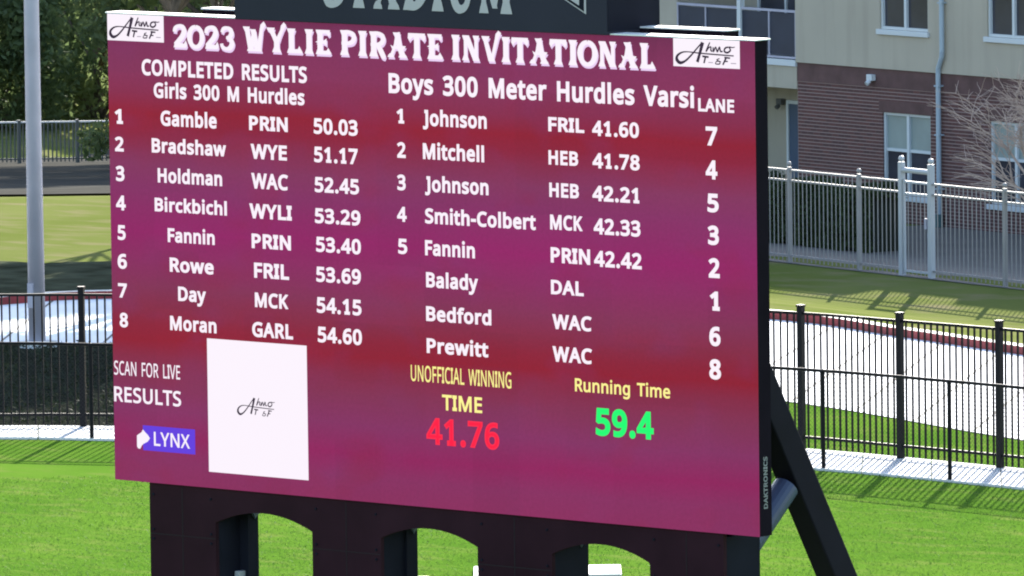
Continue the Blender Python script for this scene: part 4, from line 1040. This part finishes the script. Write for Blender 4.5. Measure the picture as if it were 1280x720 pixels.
# raking struts behind each leg, with a short tie from the leg
for xs in (-3.0, -.75, 1.55, 3.80):
    st_ = MB().bar((xs, .27, 4.20), (xs, 2.72, .06), .30, .27, (1, 0, 0)).build('raking_strut', M_STRUT, sb, bevel=.015)
    MB().tube([(xs, .45, 1.62), (xs, 1.20, 2.27)], .135, 20).build('tie_tube', mat('tie_steel', (.05, .062, .12), .4) if xs == -3.0 else bpy.data.materials['tie_steel'], sb, smooth=False)
    MB().box(xs - .35, xs + .35, 2.40, 3.10, -.05, .10).build('strut_footing', M_CONC, sb, bevel=.01)
    MB().box(xs - .10, xs + .10, .40, .56, 0, 6.7).build('rear_mast', M_CLAD2, sb)
    for z in (2.6, 4.2, 5.8): MB().box(xs - .05, xs + .05, .29, .40, z, z + .12).build('mast_bracket', M_CLAD2, sb)

# ================================================================== APARTMENT BUILDING
def brickmat():
    m = bpy.data.materials.new('dark_red_brick'); m.use_nodes = True
    nt = m.node_tree; p = nt.nodes['Principled BSDF']; p.inputs['Roughness'].default_value = .9; p.inputs['Specular IOR Level'].default_value = .2
    tc = nt.nodes.new('ShaderNodeTexCoord'); mp = nt.nodes.new('ShaderNodeMapping'); mp.inputs['Rotation'].default_value = (math.pi / 2, 0, 0)
    b = nt.nodes.new('ShaderNodeTexBrick'); b.inputs['Scale'].default_value = 1.0
    b.inputs['Brick Width'].default_value = .21; b.inputs['Row Height'].default_value = .073; b.inputs['Mortar Size'].default_value = .011; b.inputs['Mortar Smooth'].default_value = .1
    b.inputs['Color1'].default_value = (.138, .062, .055, 1); b.inputs['Color2'].default_value = (.092, .050, .048, 1); b.inputs['Mortar'].default_value = (.135, .075, .068, 1)
    nt.links.new(tc.outputs['Object'], mp.inputs[0]); nt.links.new(mp.outputs[0], b.inputs['Vector']); b2 = nt.nodes.new('ShaderNodeTexBrick'); b2.inputs['Scale'].default_value = 1.0; b2.inputs['Brick Width'].default_value = 60.0; b2.inputs['Row Height'].default_value = .073
    b2.inputs['Mortar Size'].default_value = .012; b2.inputs['Mortar Smooth'].default_value = .2; b2.offset = 0
    nt.links.new(mp.outputs[0], b2.inputs['Vector'])
    mm = nt.nodes.new('ShaderNodeMixRGB'); mm.inputs['Color2'].default_value = (.27, .19, .175, 1)
    nt.links.new(b2.outputs['Fac'], mm.inputs['Fac']); nt.links.new(b.outputs['Color'], mm.inputs['Color1']); nt.links.new(mm.outputs[0], p.inputs['Base Color'])
    bp = nt.nodes.new('ShaderNodeBump'); bp.inputs['Distance'].default_value = .008; bp.inputs['Strength'].default_value = .8; bp.invert = True
    nt.links.new(b.outputs['Fac'], bp.inputs['Height']); nt.links.new(bp.outputs['Normal'], p.inputs['Normal'])
    return m
M_BRICK = brickmat()
M_BAND = mat('brick_band', (.112, .060, .056), .9, noise=.2, nscale=3, bump=.3, bscale=50)
M_STUC = mat('sage_grey_stucco', (.42, .37, .295), .95, noise=.05, nscale=.8, bump=.15, bscale=80)
M_BEIGE = mat('beige_stucco', (.40, .355, .285), .95, noise=.05, nscale=.8, bump=.15, bscale=80)
M_WFR = mat('white_window_frame', (.55, .58, .60), .5)
M_GLASS = mat('dark_window_glass', (.045, .045, .058), .15, spec=.35, noise=.3, nscale=.9)
M_BLIND = mat('closed_blinds', (.24, .29, .28), .35, spec=.5, noise=.08, nscale=2, coat=.4)
M_NAVY = mat('balcony_screen_mesh', (.022, .027, .048), .6, noise=.15, nscale=2)
M_PIPE = mat('painted_downpipe', (.33, .40, .46), .4)

for m_ in (M_STUC, M_BEIGE):
    nt = m_.node_tree; p_ = nt.nodes['Principled BSDF']; src = p_.inputs['Base Color'].links[0].from_socket
    tc_ = nt.nodes.new('ShaderNodeTexCoord'); mp_ = nt.nodes.new('ShaderNodeMapping'); mp_.inputs['Scale'].default_value = (2.2, 2.2, .18)
    n_ = nt.nodes.new('ShaderNodeTexNoise'); n_.inputs['Scale'].default_value = 1.6; n_.inputs['Detail'].default_value = 5
    mr_ = nt.nodes.new('ShaderNodeMapRange'); mr_.inputs['From Min'].default_value = .5; mr_.inputs['From Max'].default_value = .8; mr_.inputs['To Max'].default_value = .30
    mx_ = nt.nodes.new('ShaderNodeMixRGB'); mx_.blend_type = 'MULTIPLY'; mx_.inputs['Color2'].default_value = (.55, .53, .50, 1)
    nt.links.new(tc_.outputs['Object'], mp_.inputs[0]); nt.links.new(mp_.outputs[0], n_.inputs['Vector']); nt.links.new(n_.outputs['Fac'], mr_.inputs['Value'])
    nt.links.new(mr_.outputs[0], mx_.inputs['Fac']); nt.links.new(src, mx_.inputs['Color1']); nt.links.new(mx_.outputs[0], p_.inputs['Base Color'])
bd = thing('apartment_building', 'apartment block with grey stucco over dark red brick and recessed balconies', 'building', (-58.44, 76.62, -3.2), math.radians(-13))
def wall(name, x0, x1, z0, z1, y0, y1, holes, m):
    xs = sorted(set([x0, x1] + [h[i] for h in holes for i in (0, 1)])); zs = sorted(set([z0, z1] + [h[i] for h in holes for i in (2, 3)]))
    xs = [x for x in xs if x0 <= x <= x1]; zs = [z for z in zs if z0 <= z <= z1]
    mb = MB()
    inside = lambda x, z: any(h[0] < x < h[1] and h[2] < z < h[3] for h in holes)
    for a, b in zip(xs, xs[1:]):
        for c, d in zip(zs, zs[1:]):
            if not inside((a + b) / 2, (c + d) / 2):
                mb.face([(a, y0, c), (b, y0, c), (b, y0, d), (a, y0, d)])
    for h in holes:
        a, b, c, d = h
        if c >= z1 or d <= z0: continue
        c = max(c, z0); d = min(d, z1)
        mb.face([(a, y0, c), (a, y1, c), (a, y1, d), (a, y0, d)]); mb.face([(b, y0, d), (b, y1, d), (b, y1, c), (b, y0, c)])
        mb.face([(a, y0, c), (b, y0, c), (b, y1, c), (a, y1, c)]); mb.face([(a, y1, d), (b, y1, d), (b, y0, d), (a, y0, d)])
    mb.face([(x0, y0, z1), (x1, y0, z1), (x1, y1, z1), (x0, y1, z1)]); mb.face([(x0, y1, z0), (x1, y1, z0), (x1, y0, z0), (x0, y0, z0)])
    mb.face([(x0, y1, z0), (x0, y0, z0), (x0, y0, z1), (x0, y1, z1)]); mb.face([(x1, y0, z0), (x1, y1, z0), (x1, y1, z1), (x1, y0, z1)])
    return mb.build(name, m, bd)
XR = 13.0
wins = [(x, x + 1.59, z, z + 1.68) for x in (2.85, 6.37, 9.9) for z in (.60, 3.99)]
wall('brick_wall', 0, XR, 0, 3.17, 0, .25, [w_ for w_ in wins if w_[2] < 3], M_BRICK)
wall('stucco_wall', 0, XR, 3.17, 6.85, -.045, .25, [w_ for w_ in wins if w_[2] > 3], M_STUC)
for (a, b, c, d) in wins:
    yo = .0 if c < 3 else -.045
    fr = MB()
    t = .055
    for q in ((a, a + t, c, d), (b - t, b, c, d), ((a + b) / 2 - t * .7, (a + b) / 2 + t * .7, c, d)): fr.box(q[0], q[1], yo + .04, yo + .13, q[2], q[3])
    for q in ((c, c + t), (d - t, d)): fr.box(a + t, b - t, yo + .045, yo + .125, q[0], q[1])
    f_ = fr.build('window', M_WFR, bd)
    mid = c + (d - c) * .545
    for xa, xb in ((a + t, (a + b) / 2 - t * .7), ((a + b) / 2 + t * .7, b - t)):
        MB().box(xa, xb, yo + .06, yo + .11, mid - .03, mid + .03).build('meeting_rail', M_WFR, f_)
        up_m = M_BLIND if c < 3 else M_GLASS
        MB().face([(xa, yo + .09, mid + .03), (xb, yo + .09, mid + .03), (xb, yo + .09, d - t), (xa, yo + .09, d - t)]).build('pane', up_m, f_)
        MB().face([(xa, yo + .10, c + t), (xb, yo + .10, c + t), (xb, yo + .10, mid - .03), (xa, yo + .10, mid - .03)]).build('pane', M_GLASS, f_)
    MB().box(a - .06, b + .06, yo - .06, yo + .10, c - .11, c - .004).build('sill', M_WFR, f_, bevel=.008)
    if c < 3:
        MB().box(a - .10, b + .10, -.012, .04, d + .004, d + .235).build('lintel_band', M_BAND, bd)
MB().box(.002, XR - .01, -.010, -.001, 2.78, 3.165).build('brick_frieze', M_BAND, bd)
MB().box(0, XR, .252, 12, 0, 6.83).box(-4.15, 0, 1.7, 12, 0, 6.83).box(-20, -4.15, .0, 12, 0, 6.83).build('building_core', M_BEIGE, bd)
rf = MB().box(-20.2, XR + .2, -.25, 12.2, 6.852, 7.08).build('roof', mat('roof_grey', (.12, .11, .11), .9), bd)
MB().box(2.0, 5.2, -.18, 3, 7.082, 7.62).build('parapet', M_STUC, rf)
MB().box(8.4, 11.4, -.18, 3, 7.082, 7.45).build('parapet', M_STUC, rf)
# balcony bay (x -4.15 .. 0), one per upper storey
for k, zf in enumerate((3.08,)):
    MB().box(-4.148, -.001, -.06, 1.70, zf, zf + .13).build('balcony_slab', M_WFR, bd)
    MB().box(-4.148, -.003, -.02, .22, zf - .47, zf - .002).build('fascia_beam', M_BEIGE, bd)
    rl = MB().box(-4.14, -.01, -.03, .03, zf + 1.11, zf + 1.16).build('balcony_railing', M_POLE, bd)
    MB().box(-4.13, -.02, -.018, .018, zf + .15, zf + .19).build('bottom_rail', M_POLE, rl)
    for x in (-4.12, -3.14, -.94, -.03): MB().box(x - .018, x + .018, -.025, .025, zf + .19, zf + 1.11).build('baluster_post', M_POLE, rl)
    for xa, xb in ((-4.10, -3.16), (-3.12, -2.02), (-1.88, -.96), (-.92, -.05)):
        MB().box(xa, xb, -.006, .006, zf + .21, zf + 1.09).build('mesh_panel', M_NAVY, rl)
    MB().box(-2.00, -1.88, -.055, .065, zf + .132, zf + 2.88).build('balcony_post', M_WFR, bd)
    sd_ = MB().box(-3.5, -3.44, 1.62, 1.69, zf + .14, zf + 2.3).box(-1.6, -1.54, 1.62, 1.69, zf + .14, zf + 2.3).box(-3.44, -1.6, 1.62, 1.69, zf + 2.24, zf + 2.3).box(-2.55, -2.49, 1.62, 1.69, zf + .14, zf + 2.24).build('balcony_door', M_WFR, bd)
    MB().box(-3.44, -1.6, 1.665, 1.695, zf + .15, zf + 2.24).build('door_glass', M_GLASS, sd_)
dr = MB().box(-2.50, -2.43, 1.60, 1.69, 0, 2.17).box(-1.52, -1.45, 1.60, 1.69, 0, 2.17).box(-2.43, -1.52, 1.60, 1.69, 2.10, 2.17).build('patio_door', M_WFR, bd)
MB().box(-2.43, -1.52, 1.63, 1.68, .02, 2.10).build('door_leaf', mat('blue_door', (.06, .09, .15), .4), dr)
MB().box(-1.62, -1.58, 1.57, 1.63, .98, 1.06).build('handle', M_POLE, dr)
for x, y, z in ((-2.72, 1.62, 2.12), (2.56, -.06, 2.97)):
    l_ = MB().box(x - .09, x + .09, y - .06, y + .055, z - .06, z + .07).build('wall_lamp', mat('lamp_housing', (.10, .10, .10), .5) if x < 0 else M_WFR, bd, bevel=.01)
    MB().tube([(x, y - .05, z - .07), (x, y - .12, z - .12)], .05, 8).build('lamp_hood', l_.data.materials[0], l_)
dp = MB().tube([(5.0, -.13, 6.8), (5.0, -.13, 3.62), (4.98, -.12, 3.52), (4.84, -.10, 3.28), (4.82, -.09, 3.18), (4.82, -.09, .30)], .052, 12).build('downpipe', M_PIPE, bd)
for z in (.8, 1.9, 2.9): MB().box(4.75, 4.89, -.15, -.0, z, z + .03).build('pipe_strap', M_PIPE, dp)
for z in (4.6, 6.4): MB().box(4.93, 5.07, -.19, -.05, z, z + .03).build('pipe_strap', M_PIPE, dp)
MB().tube([(4.82, -.10, -.1), (4.82, -.10, .30)], .085, 12).build('drain_boot', mat('drain_boot_teal', (.05, .11, .12), .5), dp)

# ------------------------------------------------------------------ ground-level path behind the grey fence
mb = MB()
U = Vector((math.cos(math.radians(-14.7)), math.sin(math.radians(-14.7)))); Nn = Vector((-U.y, U.x)); F0 = Vector((-49.82, 65.27))
for i in range(-7, 24):
    for v0, v1 in ((-.15, 1), (1, 2), (2, 3), (3, 4), (4, 5), (5, 6.5), (6.5, 8.6), (8.6, 11)):
        q = [F0 + U * i + Nn * v0, F0 + U * (i + 1) + Nn * v0, F0 + U * (i + 1) + Nn * v1, F0 + U * i + Nn * v1]
        mb.face([(p.x, p.y, terr(p.x, p.y) + .03) for p in q])
o = mb.build('path', mat('path_gravel', (.125, .110, .098), .9, noise=.12, nscale=1)); o['kind'] = 'structure'

# ------------------------------------------------------------------ grey fence and gate in front of the flats
M_GRY = mat('grey_painted_steel', (.27, .25, .25), .6, noise=.08, nscale=2)
M_GATE = mat('pale_gate_paint', (.40, .41, .44), .45)
gf = thing('grey_fence', 'grey steel picket fence with ball finials in front of the brick flats', 'fence', (F0.x, F0.y, -2.90), math.radians(-14.7))
gpost = MB().box(-.035, .035, -.035, .035, -.15, 1.86).ball((0, 0, 1.92), .05, 8).mesh('post', M_GRY)
gpick = MB().box(-.007, .007, -.007, .007, .06, 1.80).mesh('picket', M_GRY)
ring = MB().box(-.03, .03, -.006, .006, 1.655, 1.675).mesh('ring', M_GRY)
posts = [-6.11, -3.81, -1.53, .73, 2.99, 7.57, 9.85, 12.1]
for u_ in posts: link('post', gpost, gf, (u_, 0, 0))
u_ = -6.0
while u_ < 12.1:
    if not (4.26 < u_ < 5.37) and all(abs(u_ - p) > .06 for p in posts):
        link('picket', gpick, gf, (u_, 0, 0))
    u_ += .135
for a, b in ((-6.11, 4.30), (5.33, 12.1)):
    for z in (1.80, 1.60, .16): MB().box(a, b, -.02, .02, z - .018, z + .018).build('rail', M_GRY, gf)
gt = thing('metal_gate', 'pale grey pedestrian gate with tall posts in the grey fence', 'gate', (F0.x + U.x * 4.35, F0.y + U.y * 4.35, -2.90), math.radians(-14.7))
for x in (0, .93): MB().box(x - .05, x + .05, -.05, .05, -.2, 2.17).ball((x, 0, 2.23), .062, 8).build('gate_post', M_GATE, gt)
MB().tube([(.05, 0, 2.02), (.88, 0, 2.02)], .05, 10).build('cross_bar', M_GATE, gt)
for z in (1.80, 1.58, .12): MB().box(.07, .86, -.02, .02, z - .02, z + .02).build('gate_rail', M_GATE, gt)
MB().box(.065, .10, -.022, .022, .06, 1.85).build('gate_stile', M_GATE, gt); MB().box(.83, .865, -.022, .022, .06, 1.85).build('gate_stile', M_GATE, gt)
for i in range(5): link('picket', gpick, gt, (.20 + i * .13, 0, 0))
MB().box(.78, .84, -.06, -.022, .95, 1.15).build('latch', M_POLE, gt)

# ------------------------------------------------------------------ far fence on the left; sunlight on its top rail put in as white
M_FAR = mat('far_fence_paint', (.10, .105, .10), .8)
pa = Vector(site(-17.5, 291)); pb = Vector(site(-9.0, 296)); L = (pb - pa).length; dA = (pb - pa).normalized()
ff = thing('far_fence', 'distant low picket fence before the trees, far left', 'fence', (pa.x, pa.y, terr(pa.x, pa.y)), math.atan2(dA.y, dA.x))
zf = terr(pb.x, pb.y) - terr(pa.x, pa.y)
fp = MB().box(-.018, .018, -.018, .018, .1, 1.35).mesh('picket', M_FAR); fpo = MB().box(-.05, .05, -.05, .05, -.3, 1.45).mesh('post', M_FAR)
i = 0; u_ = 0
while u_ < L:
    link('post' if i % 14 == 0 else 'picket', fpo if i % 14 == 0 else fp, ff, (u_, 0, zf * u_ / L)); u_ += .15; i += 1
for z, m in ((1.38, M_CAP), (.2, M_FAR)): MB().bar((0, 0, z), (L, 0, z + zf), .05, .05).build('rail', m, ff)

# ------------------------------------------------------------------ trees
def tree(name, label, s, q, h, rad, base, n, lsize, m, seed, cat='tree', group=None, clumps=26, trunk=.22):
    rng = np.random.default_rng(seed); x, y = site(s, q); z0 = terr(x, y)
    root = thing(name, label, cat, (x, y, z0), 0, group)
    rnd = random.Random(seed)
    mb = MB()
    top = h * .8
    pts = [(rnd.uniform(-.1, .1) * i, rnd.uniform(-.1, .1) * i, -.2 + (top + .2) * i / 5) for i in range(6)]
    mb.tube(pts, [trunk * (1 - .85 * i / 5) for i in range(6)], 9)
    cc = []
    for i in range(clumps):
        t = rnd.random(); zc = base + (h - base) * t
        rr_ = rad * math.sin(math.pi * min(.97, .20 + .75 * t)) ** .7
        a = rnd.random() * 6.283; r_ = rr_ * math.sqrt(rnd.uniform(.15, 1))
        c = np.array([math.cos(a) * r_, math.sin(a) * r_, zc]); cc.append((c, rnd.uniform(.22, .42) * rad))
        k = min(5, max(0, int(5 * max(.1, (zc - rad * .5) / top)))); st = pts[min(k, 4)]
        mid = ((st[0] + c[0]) / 2, (st[1] + c[1]) / 2, (st[2] + c[2]) / 2 + .2)
        mb.tube([st, mid, tuple(c)], [trunk * .35, trunk * .2, trunk * .06], 5)
    mb.build('trunk', M_BARK, root)
    w_ = np.array([c[1] ** 2 for c in cc]); w_ /= w_.sum(); idx = rng.choice(len(cc), n, p=w_)
    C_ = np.array([c[0] for c in cc])[idx]; Rr = np.array([c[1] for c in cc])[idx]
    d = rng.normal(size=(n, 3)); d /= np.linalg.norm(d, axis=1)[:, None]
    P = C_ + d * (Rr * rng.random(n) ** .45)[:, None] * np.array([1, 1, .75])
    P[:, 2] = np.maximum(P[:, 2], .1)
    leaves('crown', P, rng.uniform(.6, 1.3, n) * lsize, m, root, rng=rng)
    return root
WG = 'trees behind the field on the left'
tree('broadleaf_tree', 'dense dark green tree rising just behind the upper left corner of the scoreboard', -8.7, 238, 12, 3.2, .6, 26000, .12, LF_DARK, 3, clumps=44)
tree('broadleaf_tree', 'leafy tree whose lower boughs show above the scoreboard beside the name sign', -6.6, 214, 11, 2.7, 2.2, 15000, .10, LF_MID, 4, clumps=34)
tree('broadleaf_tree', 'dark tree at the left edge behind the far fence', -19.6, 344, 13, 4.2, .8, 22000, .17, LF_DARK, 5, clumps=44)
tree('broadleaf_tree', 'mottled green tree between the lamp post and the scoreboard, behind the far fence', -15.8, 352, 13, 4.0, .8, 22000, .17, LF_MID, 6, clumps=44)
for k, (s, q) in enumerate([(-25, 372), (-20.5, 385), (-16.5, 378), (-12.6, 392), (-8.5, 400)]):
    tree('broadleaf_tree', 'background tree in the dark far row behind the other trees on the left', s, q, 15, 4.2, .6, 13000, .20, LF_DARK, 20 + k, group='trees in the far row', clumps=36)
# trees standing behind the scoreboard; their shade falls on the slope and across the bank
SG = 'trees hidden behind the scoreboard'
for k, (s, q) in enumerate([(-3.6, 214), (-4.4, 228), (-5.4, 243), (-6.4, 258), (-7.6, 274), (-8.0, 288)]):
    tree('broadleaf_tree', 'tall spreading tree with its trunk behind the scoreboard', s, q, 21, 4.6, 6.5, 13000, .22, LF_DARK, 30 + k, group=SG, clumps=46, trunk=.3)
for k, (s, q) in enumerate([(-4.9, 154.6), (-3.0, 154.4), (-1.0, 154.2)]):
    tree('broadleaf_tree', 'flat-crowned tree with its trunk behind the scoreboard', s, q, 8.6, 2.3, 5.9, 11000, .13, LF_DARK, 40 + k, group=SG, clumps=24, trunk=.13)
for k, (s, q) in enumerate([(-4.9, 139.8), (-7.4, 142.0)]):
    tree('broadleaf_tree', 'dense evergreen tree standing just beyond the road', s, q + 1.4, 8.7, 2.5, 4.9, 20000, .13, LF_DARK, 50 + k, group=SG, clumps=40, trunk=.16) if s > -5 else None
# tree shade on the slope, painted as a dark sheet over the grass
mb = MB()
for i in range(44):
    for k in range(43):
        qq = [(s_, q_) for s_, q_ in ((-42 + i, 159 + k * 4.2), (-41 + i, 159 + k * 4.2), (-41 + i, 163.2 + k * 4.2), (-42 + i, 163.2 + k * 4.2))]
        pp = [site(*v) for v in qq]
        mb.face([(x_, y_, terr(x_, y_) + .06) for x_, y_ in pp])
o = mb.build('slope_shade_sheet', mat('slope_shade_tone', (.060, .058, .052), 1.0, spec=.0, noise=.3, nscale=1.2)); o['kind'] = 'structure'

# clipped hedge between the grey fence and the flats
rg = np.random.default_rng(60); n = 30000
hp = F0 + U * -5.4 + Nn * 4.6; z0 = terr(hp.x, hp.y)
hd = thing('clipped_hedge', 'long dark clipped hedge along the brick wall behind the grey fence', 'hedge', (hp.x, hp.y, z0), math.radians(-14.7))
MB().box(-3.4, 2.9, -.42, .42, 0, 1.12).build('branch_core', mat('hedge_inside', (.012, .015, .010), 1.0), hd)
fx = rg.uniform(-3.5, 3.0, n); top = rg.random(n) < .4
fy = np.where(top, rg.uniform(-.5, .5, n), -rg.uniform(.40, .56, n)); fz = np.where(top, rg.uniform(1.08, 1.26, n), rg.uniform(.02, 1.22, n))
fz = fz + .07 * np.sin(fx * 3.1) + .05 * np.sin(fx * 8.3); fy = fy + .05 * np.sin(fx * 5)
leaves('foliage', np.stack([fx, fy, np.maximum(fz, .02)], 1), rg.uniform(.04, .07, n), LF_HEDGE, hd, rng=rg)
for k, (u_, v_, r_, h_) in enumerate([(6.5, 5.6, .55, .75), (8.6, 5.4, .7, .85)]):
    p = F0 + U * u_ + Nn * v_; rg = np.random.default_rng(70 + k); n = 4500
    z0 = terr(p.x, p.y)
    lab = ['low loose shrub to the right of the downpipe, against the brick', 'low loose shrub beneath the bare tree, against the brick'][k]
    sh = thing('shrub', lab, 'shrub', (p.x, p.y, z0), 0, 'shrubs along the brick wall')
    d = rg.normal(size=(n, 3)); d /= np.linalg.norm(d, axis=1)[:, None]
    lump = 1 + .3 * np.sin(d[:, 0] * 5 + k) * np.cos(d[:, 1] * 4 + d[:, 2] * 3)
    P = d * (rg.random(n) ** .4 * lump)[:, None] * np.array([r_, r_, h_ * .52]) + np.array([0, 0, h_ * .5])
    P[:, 2] = np.maximum(P[:, 2], .03)
    leaves('foliage', P, rg.uniform(.03, .07, n), LF_HEDGE, sh, rng=rg)
    MB().tube([(0, 0, -.05), (.02, .03, h_ * .6)], [.05, .02], 6).build('stem', M_BARK, sh)
# tree shadow beyond the kerb on the left, painted as a dark strip
M_KSHADE = mat('kerb_shade_tone', (.046, .052, .036), 1.0, spec=.0, noise=.5, nscale=1.5)
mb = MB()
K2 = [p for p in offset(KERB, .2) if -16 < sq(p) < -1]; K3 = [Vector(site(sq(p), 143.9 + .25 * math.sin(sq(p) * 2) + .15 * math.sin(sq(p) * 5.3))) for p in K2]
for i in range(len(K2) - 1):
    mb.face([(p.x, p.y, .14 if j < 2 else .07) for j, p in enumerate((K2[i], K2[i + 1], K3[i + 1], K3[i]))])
o = mb.build('kerb_shade_strip', M_KSHADE); o['kind'] = 'structure'

# bare ornamental tree at the right edge
M_TWIG = mat('pale_bare_twigs', (.46, .34, .28), .8, noise=.2, nscale=3)
x, y = site(10.75, 177.6); z0 = terr(x, y)
bt = thing('bare_tree', 'leafless tree with pale twigs before the brick wall at the right edge', 'tree', (x, y, z0))
rnd = random.Random(12); tk = MB(); tw = MB()
def grow(p, d, L_, r, lev):
    pts = [p]; q = Vector(p); dd = Vector(d)
    for i in range(4):
        dd = (dd + Vector((rnd.uniform(-.22, .22), rnd.uniform(-.22, .22), rnd.uniform(-.10, .14)))).normalized()
        q = q + dd * L_ / 4; pts.append(tuple(q))
    (tk if lev < 2 else tw).tube(pts, [r, r * .88, r * .76, r * .64, r * .5], 6 if lev < 2 else 3, cap=False)
    if lev >= 4: return
    nb = (5, 4, 4, 4)[lev]
    for k in range(nb):
        t = rnd.choice((2, 3, 4, 4)); a = rnd.random() * 6.283; sp = rnd.uniform(.45, .95)
        side = Vector((math.cos(a), math.sin(a), rnd.uniform(-.15, .5)))
        nd = (dd + side * sp * 1.15 - Vector((0, 0, .12 * lev))).normalized()
        grow(pts[t], nd, L_ * rnd.uniform(.58, .80), max(.006, r * .58), lev + 1)
for k in range(4):
    a = k * 1.57 + .5
    grow((0.06 * math.cos(a), .06 * math.sin(a), -.05), Vector((math.cos(a) * .42, math.sin(a) * .42, 1)), 1.65, .055, 0)
tk.build('trunk', M_TWIG, bt); o = tw.build('twigs', M_TWIG, bt)
